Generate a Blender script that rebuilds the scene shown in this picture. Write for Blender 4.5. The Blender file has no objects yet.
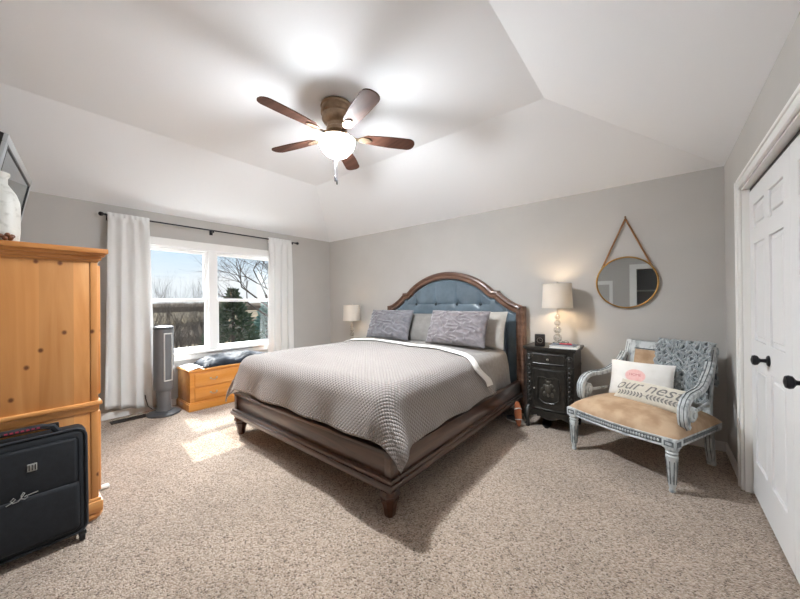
import bpy, bmesh, math, random
from mathutils import Matrix, Vector, noise as mnoise
PI = math.pi
SC = bpy.context.scene
COL = SC.collection
random.seed(7)

# ------------------------------------------------------------------ camera, sky, sun, exposure
CAMZ = 1.314
yaw, pit, rol = 0.6826, 0.0041, -0.0092
cf = Vector((-math.sin(yaw), math.cos(yaw), 0)); cr = Vector((math.cos(yaw), math.sin(yaw), 0)); cu = Vector((0, 0, 1))
f2 = cf * math.cos(pit) + cu * math.sin(pit); u2 = cu * math.cos(pit) - cf * math.sin(pit)
r3 = cr * math.cos(rol) + u2 * math.sin(rol); u3 = u2 * math.cos(rol) - cr * math.sin(rol)
cd = bpy.data.cameras.new('camera'); cam = bpy.data.objects.new('camera', cd); COL.objects.link(cam)
cam.matrix_world = Matrix(((r3.x, u3.x, -f2.x, 0), (r3.y, u3.y, -f2.y, 0), (r3.z, u3.z, -f2.z, CAMZ), (0, 0, 0, 1)))
cd.sensor_width = 36; cd.sensor_fit = 'HORIZONTAL'; cd.lens = 36 * 318.52 / 800; cd.clip_start = .02; cd.clip_end = 500
SC.camera = cam

SKY_STRENGTH = .54
SUN_STRENGTH = 3.9
FAN_WATT = 98.0     # radiance of the glowing bowl
LAMP_WATT = 4.0
FAN_COLOR = (.91, .96, 1.0)
DAY_FILL_WATT = 740.0  # power of the added area light above the window
FAN_FILL_WATT = 116.0  # power of the added downward spot at the fan
SC.view_settings.view_transform = 'Standard'
SC.view_settings.look = 'None'
SC.view_settings.exposure = 1.06
SC.view_settings.gamma = 1.0
SC.view_settings.use_curve_mapping = False
SC.cycles.diffuse_bounces = 8

W = bpy.data.worlds.new('sky'); SC.world = W; W.use_nodes = True
nt = W.node_tree; nt.nodes.clear()
n_out = nt.nodes.new('ShaderNodeOutputWorld'); n_bg = nt.nodes.new('ShaderNodeBackground')
n_tc = nt.nodes.new('ShaderNodeTexCoord'); n_sep = nt.nodes.new('ShaderNodeSeparateXYZ'); n_rmp = nt.nodes.new('ShaderNodeValToRGB')
n_map = nt.nodes.new('ShaderNodeMapping'); n_noi = nt.nodes.new('ShaderNodeTexNoise'); n_cr = nt.nodes.new('ShaderNodeValToRGB')
n_mix = nt.nodes.new('ShaderNodeMix'); n_mix.data_type = 'RGBA'
L = nt.links.new
L(n_tc.outputs['Generated'], n_sep.inputs[0]); L(n_sep.outputs['Z'], n_rmp.inputs[0])
el = n_rmp.color_ramp.elements
el[0].position = 0.0; el[0].color = (.86, .9, .94, 1)
el[1].position = 1.0; el[1].color = (1.3, 1.5, 1.8, 1)
e = el.new(.05); e.color = (.88, .94, .99, 1)
e = el.new(.13); e.color = (.68, .84, .99, 1)
e = el.new(.22); e.color = (.60, .77, .95, 1)
e = el.new(.40); e.color = (1.5, 1.6, 1.75, 1)
n_map.inputs['Scale'].default_value = (3, 3, 9)
L(n_tc.outputs['Generated'], n_map.inputs[0]); L(n_map.outputs[0], n_noi.inputs['Vector'])
n_noi.inputs['Scale'].default_value = 1.6; n_noi.inputs['Detail'].default_value = 5
n_cr.color_ramp.elements[0].position = .5; n_cr.color_ramp.elements[1].position = .72
L(n_noi.outputs['Fac'], n_cr.inputs[0]); L(n_cr.outputs[0], n_mix.inputs[0])
L(n_rmp.outputs[0], n_mix.inputs[6]); n_mix.inputs[7].default_value = (.96, .97, .98, 1)
L(n_mix.outputs[2], n_bg.inputs[0]); n_bg.inputs[1].default_value = SKY_STRENGTH; L(n_bg.outputs[0], n_out.inputs[0])

sd = bpy.data.lights.new('sun', 'SUN'); sd.energy = SUN_STRENGTH; sd.angle = math.radians(.6); sd.color = (1, .95, .87)
sun = bpy.data.objects.new('sun', sd); COL.objects.link(sun); sun.location = (-20, 3, 20)
sun.rotation_euler = Vector((1, -.07, -1.0)).to_track_quat('-Z', 'Y').to_euler()

dl = bpy.data.lights.new('added_window_fill', 'AREA'); dl.shape = 'RECTANGLE'; dl.size = 2.4; dl.size_y = 1.6; dl.energy = DAY_FILL_WATT; dl.color = (.92, .96, 1)  # added fill light outside above the window, brightens the room beyond the sky's light
day_fill = bpy.data.objects.new('added_window_fill', dl); COL.objects.link(day_fill); day_fill.location = (-6.5, 1.85, 3.6)
day_fill.rotation_euler = Vector((1, 0, -.85)).to_track_quat('-Z', 'Y').to_euler()

# ------------------------------------------------------------------ materials
def hexc(h, k=1.0):
    h = h.lstrip('#'); o = []
    for i in (0, 2, 4):
        c = int(h[i:i + 2], 16) / 255
        o.append((c / 12.92 if c <= .04045 else ((c + .055) / 1.055) ** 2.4) * k)
    return (*o, 1)

def nodes(name):
    m = bpy.data.materials.new(name); m.use_nodes = True
    t = m.node_tree; return m, t, t.nodes['Principled BSDF'], t.nodes.new, t.links.new

def mk(name, c, c2=None, rough=.6, metal=0., scale=20., stretch=(1, 1, 1), bump=0., bscale=None, lo=.35, hi=.65, detail=4, spec=.5, sheen=0., alpha=None, coat=0., dist=0.02):
    m, t, p, N, K = nodes(name)
    c = hexc(c) if isinstance(c, str) else (*c, 1)
    p.inputs['Roughness'].default_value = rough; p.inputs['Metallic'].default_value = metal
    p.inputs['Specular IOR Level'].default_value = spec
    if coat: p.inputs['Coat Weight'].default_value = coat; p.inputs['Coat Roughness'].default_value = .25
    if sheen: p.inputs['Sheen Weight'].default_value = sheen
    p.inputs['Base Color'].default_value = c
    tc = N('ShaderNodeTexCoord'); mp = N('ShaderNodeMapping'); mp.inputs['Scale'].default_value = stretch
    K(tc.outputs['Object'], mp.inputs[0])
    if c2:
        c2 = hexc(c2) if isinstance(c2, str) else (*c2, 1)
        n = N('ShaderNodeTexNoise'); n.inputs['Scale'].default_value = scale; n.inputs['Detail'].default_value = detail
        K(mp.outputs[0], n.inputs['Vector'])
        r = N('ShaderNodeValToRGB'); r.color_ramp.elements[0].position = lo; r.color_ramp.elements[1].position = hi
        r.color_ramp.elements[0].color = c; r.color_ramp.elements[1].color = c2
        K(n.outputs['Fac'], r.inputs[0]); K(r.outputs[0], p.inputs['Base Color'])
    if bump:
        n2 = N('ShaderNodeTexNoise'); n2.inputs['Scale'].default_value = bscale or scale; n2.inputs['Detail'].default_value = 3
        K(mp.outputs[0], n2.inputs['Vector'])
        b = N('ShaderNodeBump'); b.inputs['Strength'].default_value = bump; b.inputs['Distance'].default_value = dist
        K(n2.outputs['Fac'], b.inputs['Height']); K(b.outputs[0], p.inputs['Normal'])
    return m

def wood(name, c1, c2, c3=None, axis=2, rough=.4, scale=9., coat=0., knots=None, plank=0):
    """grain runs along axis; knots: colour of sparse dark knots; plank: board width tint"""
    m, t, p, N, K = nodes(name)
    p.inputs['Roughness'].default_value = rough
    if coat: p.inputs['Coat Weight'].default_value = coat; p.inputs['Coat Roughness'].default_value = .2
    tc = N('ShaderNodeTexCoord'); mp = N('ShaderNodeMapping')
    s = [1, 1, 1]; s[axis] = .09; mp.inputs['Scale'].default_value = s
    K(tc.outputs['Object'], mp.inputs[0])
    n = N('ShaderNodeTexNoise'); n.inputs['Scale'].default_value = scale; n.inputs['Detail'].default_value = 6; n.inputs['Distortion'].default_value = 1.2
    K(mp.outputs[0], n.inputs['Vector'])
    r = N('ShaderNodeValToRGB'); r.color_ramp.elements[0].position = .3; r.color_ramp.elements[1].position = .7
    r.color_ramp.elements[0].color = hexc(c1); r.color_ramp.elements[1].color = hexc(c2)
    if c3: x = r.color_ramp.elements.new(.5); x.color = hexc(c3)
    K(n.outputs['Fac'], r.inputs[0]); out = r.outputs[0]
    if plank:
        sp = N('ShaderNodeSeparateXYZ'); K(tc.outputs['Object'], sp.inputs[0])
        mu = N('ShaderNodeMath'); mu.operation = 'MULTIPLY'; mu.inputs[1].default_value = 1 / plank; K(sp.outputs['Y'], mu.inputs[0])
        fl = N('ShaderNodeMath'); fl.operation = 'FLOOR'; K(mu.outputs[0], fl.inputs[0])
        wn = N('ShaderNodeTexWhiteNoise'); wn.noise_dimensions = '1D'; K(fl.outputs[0], wn.inputs['W'])
        hs = N('ShaderNodeHueSaturation'); ma = N('ShaderNodeMapRange'); ma.inputs[3].default_value = .84; ma.inputs[4].default_value = 1.1
        K(wn.outputs['Value'], ma.inputs[0]); K(ma.outputs[0], hs.inputs['Value']); K(out, hs.inputs['Color']); out = hs.outputs[0]
    if knots:
        v = N('ShaderNodeTexVoronoi'); v.voronoi_dimensions = '2D'; v.inputs['Scale'].default_value = 5.5
        sp2 = N('ShaderNodeSeparateXYZ'); K(tc.outputs['Object'], sp2.inputs[0]); ad = N('ShaderNodeMath'); K(sp2.outputs['X'], ad.inputs[0]); K(sp2.outputs['Y'], ad.inputs[1])
        cb = N('ShaderNodeCombineXYZ'); K(ad.outputs[0], cb.inputs[0])
        if axis == 2: zs = N('ShaderNodeMath'); zs.operation = 'MULTIPLY'; zs.inputs[1].default_value = .8; K(sp2.outputs['Z'], zs.inputs[0]); K(zs.outputs[0], cb.inputs[1])
        K(cb.outputs[0], v.inputs['Vector'])
        kr = N('ShaderNodeValToRGB'); kr.color_ramp.elements[0].position = .03; kr.color_ramp.elements[0].color = (1, 1, 1, 1)
        kr.color_ramp.elements[1].position = .075; kr.color_ramp.elements[1].color = (0, 0, 0, 1)
        K(v.outputs['Distance'], kr.inputs[0])
        mx = N('ShaderNodeMix'); mx.data_type = 'RGBA'; K(kr.outputs[0], mx.inputs[0]); K(out, mx.inputs[6]); mx.inputs[7].default_value = hexc(knots); out = mx.outputs[2]
    K(out, p.inputs['Base Color'])
    b = N('ShaderNodeBump'); b.inputs['Strength'].default_value = .12; b.inputs['Distance'].default_value = .004
    K(n.outputs['Fac'], b.inputs['Height']); K(b.outputs[0], p.inputs['Normal'])
    return m

def emis(name, c, s):
    m, t, p, N, K = nodes(name)
    p.inputs['Base Color'].default_value = (.9, .9, .88, 1)
    p.inputs['Emission Color'].default_value = (*c, 1); p.inputs['Emission Strength'].default_value = s
    return m

def glassy(name, tint=(1, 1, 1), refl=.06):
    m, t, p, N, K = nodes(name)
    t.nodes.remove(p); o = t.nodes['Material Output']
    tr = N('ShaderNodeBsdfTransparent'); tr.inputs[0].default_value = (*tint, 1)
    gl = N('ShaderNodeBsdfGlossy'); gl.inputs['Roughness'].default_value = .02
    mx = N('ShaderNodeMixShader'); mx.inputs[0].default_value = refl
    K(tr.outputs[0], mx.inputs[1]); K(gl.outputs[0], mx.inputs[2]); K(mx.outputs[0], o.inputs[0])
    return m

def translucent(name, c, w=.5):
    m, t, p, N, K = nodes(name)
    o = t.nodes['Material Output']; p.inputs['Base Color'].default_value = (*c, 1); p.inputs['Roughness'].default_value = .9
    tr = N('ShaderNodeBsdfTranslucent'); tr.inputs[0].default_value = (*c, 1)
    mx = N('ShaderNodeMixShader'); mx.inputs[0].default_value = w
    K(p.outputs[0], mx.inputs[1]); K(tr.outputs[0], mx.inputs[2]); K(mx.outputs[0], o.inputs[0])
    return m

def woven(name, c1, c2, per=.03, strength=.7, diag=True, rough=.9, sheen=.3, fine=0.):
    """quilted waffle relief driven by UVs in metres"""
    m, t, p, N, K = nodes(name)
    p.inputs['Roughness'].default_value = rough; p.inputs['Sheen Weight'].default_value = sheen
    p.inputs['Specular IOR Level'].default_value = .2
    tc = N('ShaderNodeTexCoord'); mp = N('ShaderNodeMapping')
    mp.inputs['Rotation'].default_value = (0, 0, PI / 4 if diag else 0)
    K(tc.outputs['UV'], mp.inputs[0]); sp = N('ShaderNodeSeparateXYZ'); K(mp.outputs[0], sp.inputs[0])
    outs = []
    for ax in ('X', 'Y'):
        a = N('ShaderNodeMath'); a.operation = 'MULTIPLY'; a.inputs[1].default_value = PI / per; K(sp.outputs[ax], a.inputs[0])
        s = N('ShaderNodeMath'); s.operation = 'SINE'; K(a.outputs[0], s.inputs[0])
        b = N('ShaderNodeMath'); b.operation = 'ABSOLUTE'; K(s.outputs[0], b.inputs[0]); outs.append(b)
    mu = N('ShaderNodeMath'); mu.operation = 'MULTIPLY'; K(outs[0].outputs[0], mu.inputs[0]); K(outs[1].outputs[0], mu.inputs[1])
    pw = N('ShaderNodeMath'); pw.operation = 'POWER'; pw.inputs[1].default_value = .5; K(mu.outputs[0], pw.inputs[0])
    r = N('ShaderNodeValToRGB'); r.color_ramp.elements[0].position = .05; r.color_ramp.elements[1].position = .6
    r.color_ramp.elements[0].color = hexc(c1); r.color_ramp.elements[1].color = hexc(c2)
    K(pw.outputs[0], r.inputs[0]); K(r.outputs[0], p.inputs['Base Color'])
    b = N('ShaderNodeBump'); b.inputs['Strength'].default_value = strength; b.inputs['Distance'].default_value = .012
    K(pw.outputs[0], b.inputs['Height']); K(b.outputs[0], p.inputs['Normal'])
    return m

def carpet_mat():
    m, t, p, N, K = nodes('carpet')
    p.inputs['Roughness'].default_value = .95; p.inputs['Specular IOR Level'].default_value = .1; p.inputs['Sheen Weight'].default_value = .25
    tc = N('ShaderNodeTexCoord')
    v = N('ShaderNodeTexVoronoi'); v.inputs['Scale'].default_value = 140
    dn = N('ShaderNodeTexNoise'); dn.inputs['Scale'].default_value = 60; dn.inputs['Detail'].default_value = 2
    K(tc.outputs['Object'], dn.inputs['Vector'])
    vm = N('ShaderNodeVectorMath'); vm.operation = 'SCALE'; vm.inputs['Scale'].default_value = .012; K(dn.outputs['Color'], vm.inputs[0])
    va = N('ShaderNodeVectorMath'); va.operation = 'ADD'; K(tc.outputs['Object'], va.inputs[0]); K(vm.outputs[0], va.inputs[1]); K(va.outputs[0], v.inputs['Vector'])
    sc = N('ShaderNodeSeparateColor'); K(v.outputs['Color'], sc.inputs[0])
    r = N('ShaderNodeValToRGB'); r.color_ramp.elements[0].position = .0; r.color_ramp.elements[1].position = 1.0
    r.color_ramp.elements[0].color = hexc('#655549'); r.color_ramp.elements[1].color = hexc('#cfc0b1')
    for ps, cl in ((.13, '#8d7a68'), (.32, '#ac9886'), (.7, '#bdaa99')): x = r.color_ramp.elements.new(ps); x.color = hexc(cl)
    K(sc.outputs[0], r.inputs[0])
    n = v
    n3 = N('ShaderNodeTexNoise'); n3.inputs['Scale'].default_value = 1.8; n3.inputs['Detail'].default_value = 5
    K(tc.outputs['Object'], n3.inputs['Vector'])
    ma = N('ShaderNodeMapRange'); ma.inputs[1].default_value = .35; ma.inputs[2].default_value = .65; ma.inputs[3].default_value = .88; ma.inputs[4].default_value = 1.06
    K(n3.outputs['Fac'], ma.inputs[0])
    hs = N('ShaderNodeHueSaturation'); K(ma.outputs[0], hs.inputs['Value']); K(r.outputs[0], hs.inputs['Color']); K(hs.outputs[0], p.inputs['Base Color'])
    b = N('ShaderNodeBump'); b.inputs['Strength'].default_value = .8; b.inputs['Distance'].default_value = .012; b.invert = True
    K(v.outputs['Distance'], b.inputs['Height']); K(b.outputs[0], p.inputs['Normal'])
    return m

M = {}
M['wall'] = mk('wall_paint', '#bfbcb8', '#bcb9b5', rough=.85, scale=3, bump=.05, bscale=160, spec=.2)
M['ceil'] = mk('ceiling_paint', '#f1f2f4', rough=.9, bump=.05, bscale=120, spec=.1)
M['trim'] = mk('trim_paint', '#ecebe8', rough=.45)
M['door'] = mk('door_paint', '#e9e9e9', rough=.5)
M['vinyl'] = mk('window_vinyl', '#f2f2f1', rough=.4)
M['carpet'] = carpet_mat()
M['dark_hall'] = mk('hall_paint', '#a5a3a1', rough=.9)
M['glass'] = glassy('window_glass', (.97, .98, .98), .03)
M['black_metal'] = mk('black_metal', '#26262a', rough=.4, metal=.7)
M['nickel'] = mk('nickel', '#b9b4ab', rough=.3, metal=1)
M['bronze'] = mk('bronze', '#b39b82', '#8a745f', rough=.42, metal=.85, scale=14)
M['brass'] = mk('brass', '#b78f55', rough=.35, metal=1)
M['bed'] = wood('bed_wood', '#35241b', '#5a4031', '#473025', axis=0, rough=.32, scale=14, coat=.6)
M['bed_y'] = wood('bed_wood_rail', '#35241b', '#5a4031', '#473025', axis=1, rough=.32, scale=14, coat=.6)
M['bed_leg'] = wood('bed_wood_leg', '#341f15', '#5b3524', '#452819', axis=2, rough=.35, scale=14, coat=.3)
M['hbframe'] = wood('headboard_wood', '#54392b', '#836553', '#6c4f40', axis=0, rough=.36, scale=12, coat=.3)
M['leather'] = mk('blue_leather', '#5c6b76', '#687782', rough=.3, scale=9, bump=.12, bscale=150, dist=.004)
M['button'] = mk('button_leather', '#1d262d', rough=.4)
M['quilt'] = woven('quilt_cloth', '#7d7470', '#9f9792', per=.0225, strength=.8)
M['quilt_back'] = mk('quilt_lining', '#efece9', rough=.9, bump=.3, bscale=60)
M['coverlet'] = mk('grey_linen', '#8c8783', '#97928e', rough=.9, scale=30, bump=.35, bscale=14, sheen=.3)
M['mattress'] = mk('mattress_cloth', '#8e8986', rough=.9, bump=.2, bscale=40)
M['ruched'] = mk('ruched_cloth', '#66656a', '#77757a', rough=.9, scale=18, bump=.2, bscale=50, sheen=.4)
M['ruched2'] = mk('ruched_cloth_warm', '#736d70', '#857f82', rough=.9, scale=18, bump=.2, bscale=50, sheen=.4)
M['plain_pillow'] = mk('plain_grey_cloth', '#7d7a77', '#888582', rough=.9, scale=12, bump=.3, bscale=12)
M['light_pillow'] = mk('light_grey_cloth', '#a8a39c', '#b5b0a9', rough=.9, scale=12, bump=.3, bscale=12)
M['pine'] = wood('pine_wood', '#c08043', '#dba268', '#ce9155', axis=2, rough=.42, scale=9, coat=.2, knots='#6a3a1a', plank=.135)
M['pine_h'] = wood('pine_trim', '#c07c3e', '#dda264', '#cf8f50', axis=1, rough=.42, scale=10, coat=.2, knots='#5a3018')
M['oak'] = wood('honey_oak', '#bf7828', '#dd9c4c', '#d08c3c', axis=1, rough=.35, scale=10, coat=.3)
M['black_wood'] = mk('black_painted_wood', '#1a1815', '#2c2924', rough=.42, scale=26, spec=.5, bump=.15, bscale=40, coat=.15)
M['worn_black'] = mk('worn_black_edge', '#3c3831', '#4b463d', rough=.45, scale=30)
M['whitewash'] = mk('whitewashed_wood', '#c4c9ca', '#80878b', rough=.6, scale=34, stretch=(1, 1, .5), lo=.48, hi=.70, detail=6, bump=.2)
M['greywash'] = mk('dark_wash', '#4b5053', '#71777a', rough=.7, scale=40)
M['burlap'] = mk('burlap', '#c2a78a', '#a98b6e', rough=.95, scale=9, lo=.4, hi=.66, bump=.35, bscale=220, dist=.004)
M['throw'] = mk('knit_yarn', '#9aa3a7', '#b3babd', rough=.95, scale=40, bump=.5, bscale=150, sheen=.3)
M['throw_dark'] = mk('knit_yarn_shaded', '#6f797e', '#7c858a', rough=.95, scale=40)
M['white_cloth'] = mk('white_cotton', '#efede9', '#e6e4df', rough=.95, scale=10, bump=.2, bscale=14)
M['cream_cloth'] = mk('cream_canvas', '#d8d2c5', '#cfc9bb', rough=.95, scale=40, bump=.2, bscale=200)
M['ink'] = mk('grey_ink', '#7f7d7a', rough=.9)
M['pink'] = mk('pink_ink', '#f0bfbb', '#f3cdc9', rough=.95, scale=60)
M['pink_dark'] = mk('rose_ink', '#cf7f80', rough=.95)
M['curtain'] = translucent('curtain_cloth', (.80, .80, .79), .10)
M['shade'] = translucent('lamp_shade_linen', (.68, .64, .58), .16)
M['crystal'] = glassy('crystal', (.93, .93, .92), .25)
M['crystal_edge'] = mk('mirrored_glass', '#c9c6c0', rough=.08, metal=.8)
M['bulb'] = emis('warm_bulb', (1, .8, .55), 14)
M['bowl'] = emis('fan_light_bowl', FAN_COLOR, FAN_WATT)
M['blade'] = wood('fan_blade_wood', '#402a21', '#644539', '#53372c', axis=0, rough=.55, scale=10, coat=.0)
M['blade'].node_tree.nodes['Principled BSDF'].inputs['Specular IOR Level'].default_value = .12
M['blade_edge'] = mk('blade_edge', '#2a1c18', rough=.5)
M['mirror'] = mk('silvered_glass', '#dfe3e4', rough=.02, metal=1)
M['rope'] = mk('jute_rope', '#8a6241', '#a77d57', rough=.95, scale=120, bump=.5)
M['suitcase'] = mk('suitcase_nylon', '#0e1218', '#141920', rough=.75, scale=40, bump=.25, bscale=300, dist=.003)
M['piping'] = mk('rubber_piping', '#30343a', rough=.5)
M['badge'] = mk('silver_badge', '#a8a9a6', rough=.35, metal=.5)
M['red'] = mk('red_stitching', '#a8324a', rough=.7)
M['black_plastic'] = mk('black_plastic', '#151517', rough=.35)
M['bag'] = mk('dark_plastic_film', '#14181f', '#222832', rough=.62, scale=9, bump=.35, bscale=14, spec=.25)
M['heater'] = mk('heater_grey', '#65676a', '#6e7073', rough=.4, scale=4)
M['heater_dark'] = mk('heater_dark', '#4a4c4f', rough=.45)
M['heater_silver'] = mk('heater_silver', '#cfd0cf', rough=.3, metal=.3)
M['tv_frame'] = mk('tv_silver', '#b9bec1', rough=.3, metal=.35)
M['tv_screen'] = mk('tv_screen', '#8d979b', rough=.06, metal=.55)
M['tv_black'] = mk('tv_black', '#1d1f22', rough=.3)
M['ceramic'] = mk('crackled_ceramic', '#c8c7c1', '#a3a199', rough=.45, scale=26, lo=.52, hi=.72, detail=7, bump=.15)
M['copper'] = mk('brown_glaze', '#8a5332', '#5a321d', rough=.4, scale=40)
M['vent'] = mk('vent_brown', '#4a403a', rough=.45, metal=.5)
M['paper'] = mk('paper', '#e9e6df', rough=.8)
M['book_blue'] = mk('blue_cover', '#44566f', rough=.5)
M['book_white'] = mk('white_cover', '#d9dcde', rough=.5)
M['redpen'] = mk('red_plastic', '#c02b45', rough=.4)
M['clock'] = mk('clock_black', '#1d1a19', '#3a322e', rough=.4, scale=60)
M['tan_leather'] = mk('tan_leather', '#b0673c', '#9a5430', rough=.55, scale=20)
M['shoe_grey'] = mk('shoe_fabric', '#565a60', rough=.8)
M['shoe_white'] = mk('shoe_sole', '#cfccc6', rough=.7)
M['maroon'] = mk('maroon_cloth', '#4d2026', rough=.8)
M['bark'] = mk('bark', '#4d453e', '#38322d', rough=.95, scale=20)
M['needles'] = mk('needles', '#2f4030', '#4a5c42', rough=.9, scale=3)
M['needles_blue'] = mk('blue_needles', '#5d7f78', '#7b9a92', rough=.9, scale=3)
M['field'] = mk('winter_field', '#4a4032', '#75684f', rough=1, scale=.12, stretch=(1, .35, 1), lo=.4, hi=.62, detail=8)
M['brush'] = mk('distant_brush', '#4a3f35', '#615547', rough=1, scale=.6)
M['pond'] = mk('pale_ice', '#c9d2d8', '#aeb9c1', rough=.5, scale=.6)

# ------------------------------------------------------------------ geometry helpers
class MB:
    """collects shapes in thing-local coordinates, then becomes ONE mesh object"""
    def __init__(s): s.bm = bmesh.new(); s.mi = 0; s.uv = None
    def _add(s, verts, faces):
        vs = [s.bm.verts.new(v) for v in verts]; out = []
        for f in faces:
            try:
                fc = s.bm.faces.new([vs[i] for i in f]); fc.material_index = s.mi; out.append(fc)
            except ValueError: pass
        return vs, out
    def box(s, x0, x1, y0, y1, z0, z1, bev=0., R=None, seg=2):
        v = [(x, y, z) for x in (x0, x1) for y in (y0, y1) for z in (z0, z1)]
        vs, fs = s._add(v, [(0, 1, 3, 2), (4, 6, 7, 5), (0, 4, 5, 1), (2, 3, 7, 6), (0, 2, 6, 4), (1, 5, 7, 3)])
        if bev:
            es = list({e for f in fs for e in f.edges})
            r = bmesh.ops.bevel(s.bm, geom=es, offset=bev, segments=seg, profile=.5, affect='EDGES')
            for f in r['faces']: f.material_index = s.mi
            vs = list({v for f in r['faces'] for v in f.verts} | {v for v in vs if v.is_valid})
        if R is not None:
            for v_ in vs: v_.co = R @ v_.co
        return s
    def lathe(s, prof, c=(0, 0, 0), n=20, R=None, squash=1., cap=True):
        """prof: (radius, height) pairs"""
        vs = []; fs = []
        for r, h in prof:
            for k in range(n):
                a = 2 * PI * k / n; p = Vector((r * math.cos(a), r * math.sin(a) * squash, h))
                if R is not None: p = R @ p
                vs.append(tuple(p + Vector(c)))
        m = len(prof)
        for i in range(m - 1):
            for k in range(n):
                k2 = (k + 1) % n; fs.append((i * n + k, i * n + k2, (i + 1) * n + k2, (i + 1) * n + k))
        if cap: fs.append(tuple(reversed(range(n)))); fs.append(tuple((m - 1) * n + k for k in range(n)))
        s._add(vs, fs); return s
    def cyl(s, p0, p1, r0, r1=None, n=14):
        p0 = Vector(p0); p1 = Vector(p1); d = p1 - p0; R = d.to_track_quat('Z', 'Y').to_matrix()
        return s.lathe([(r0, 0), (r0 if r1 is None else r1, d.length)], p0, n, R)
    def sph(s, c, r, n=16, sq=(1, 1, 1)):
        m = max(6, n // 2); pr = [(r * math.sin(PI * i / m) + 1e-5, -r * math.cos(PI * i / m)) for i in range(m + 1)]
        vs = []; fs = []
        for rr, h in pr:
            for k in range(n):
                a = 2 * PI * k / n; vs.append((c[0] + rr * math.cos(a) * sq[0], c[1] + rr * math.sin(a) * sq[1], c[2] + h * sq[2]))
        for i in range(m):
            for k in range(n):
                k2 = (k + 1) % n; fs.append((i * n + k, i * n + k2, (i + 1) * n + k2, (i + 1) * n + k))
        s._add(vs, fs); return s
    def tube(s, pts, r, n=8, closed=False, flat=None):
        """r: number or list; flat=(w,h): rectangular strap cross-section instead, w along X"""
        pts = [Vector(p) for p in pts]; N = len(pts); vs = []; fs = []
        up = None
        for i, p in enumerate(pts):
            if closed: d = pts[(i + 1) % N] - pts[i - 1]
            else: d = pts[min(i + 1, N - 1)] - pts[max(i - 1, 0)]
            d.normalize()
            if up is None: up = Vector((0, 0, 1)) if abs(d.z) < .9 else Vector((1, 0, 0))
            a = d.cross(up)
            if a.length < 1e-4: a = d.cross(Vector((0, 1, 0)))
            a.normalize(); b = a.cross(d); up = b
            rr = r[i] if isinstance(r, (list, tuple)) else r
            for k in range(n):
                t = 2 * PI * k / n; vs.append(tuple(p + (a * math.cos(t) + b * math.sin(t)) * rr))
        for i in range(N if closed else N - 1):
            j = (i + 1) % N
            for k in range(n):
                k2 = (k + 1) % n; fs.append((i * n + k, i * n + k2, j * n + k2, j * n + k))
        if not closed: fs.append(tuple(reversed(range(n)))); fs.append(tuple((N - 1) * n + k for k in range(n)))
        s._add(vs, fs); return s
    def strap(s, pts, w, h, axis=(1, 0, 0)):
        """ribbon of width w along axis and thickness h, following pts in the plane normal to axis"""
        ax = Vector(axis); pts = [Vector(p) for p in pts]; N = len(pts); vs = []; fs = []
        for i, p in enumerate(pts):
            d = (pts[min(i + 1, N - 1)] - pts[max(i - 1, 0)]).normalized(); nn = d.cross(ax).normalized()
            ww = w[i] if isinstance(w, (list, tuple)) else w; hh = h[i] if isinstance(h, (list, tuple)) else h
            for sx, sn in ((-.5, -.36), (-.36, -.5), (.36, -.5), (.5, -.36), (.5, .36), (.36, .5), (-.36, .5), (-.5, .36)):
                vs.append(tuple(p + ax * (ww * sx) + nn * (hh * sn)))
        for i in range(N - 1):
            for k in range(8):
                k2 = (k + 1) % 8; fs.append((i * 8 + k, i * 8 + k2, (i + 1) * 8 + k2, (i + 1) * 8 + k))
        fs.append(tuple(range(8))); fs.append(tuple((N - 1) * 8 + k for k in reversed(range(8))))
        s._add(vs, fs); return s
    def grid(s, fn, nu, nv, uvfn=None, flip=False):
        vs = [s.bm.verts.new(fn(i / nu, j / nv)) for i in range(nu + 1) for j in range(nv + 1)]
        if uvfn and s.uv is None: s.uv = s.bm.loops.layers.uv.new('UVMap')
        for i in range(nu):
            for j in range(nv):
                q = [(i, j), (i + 1, j), (i + 1, j + 1), (i, j + 1)]
                if flip: q = q[::-1]
                try: fc = s.bm.faces.new([vs[a * (nv + 1) + b] for a, b in q])
                except ValueError: continue
                fc.material_index = s.mi
                if uvfn:
                    for lp, (a, b) in zip(fc.loops, q): lp[s.uv].uv = uvfn(a / nu, b / nv)
        return s
    def prism(s, poly, axis, a0, a1):
        """poly: 2D points; axis 'x','y','z' is the extrusion direction"""
        def P(u, v, w): return {'x': (w, u, v), 'y': (u, w, v), 'z': (u, v, w)}[axis]
        n = len(poly); vs = [P(u, v, a0) for u, v in poly] + [P(u, v, a1) for u, v in poly]
        fs = [tuple(reversed(range(n))), tuple(range(n, 2 * n))] + [(i, (i + 1) % n, n + (i + 1) % n, n + i) for i in range(n)]
        s._add(vs, fs); return s
    def move(s, m):
        for v in s.bm.verts: v.co = m @ v.co
        return s
    def build(s, name, mats, parent=None, smooth=True, mods=None):
        bmesh.ops.recalc_face_normals(s.bm, faces=s.bm.faces[:])
        me = bpy.data.meshes.new(name); s.bm.to_mesh(me); s.bm.free()
        if not isinstance(mats, (list, tuple)): mats = [mats]
        for m in mats: me.materials.append(M[m] if isinstance(m, str) else m)
        if smooth:
            for p in me.polygons: p.use_smooth = True
            try: me.set_sharp_from_angle(angle=math.radians(35))
            except Exception: pass
        o = bpy.data.objects.new(name, me); COL.objects.link(o)
        if parent is not None: o.parent = parent
        return o

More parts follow.
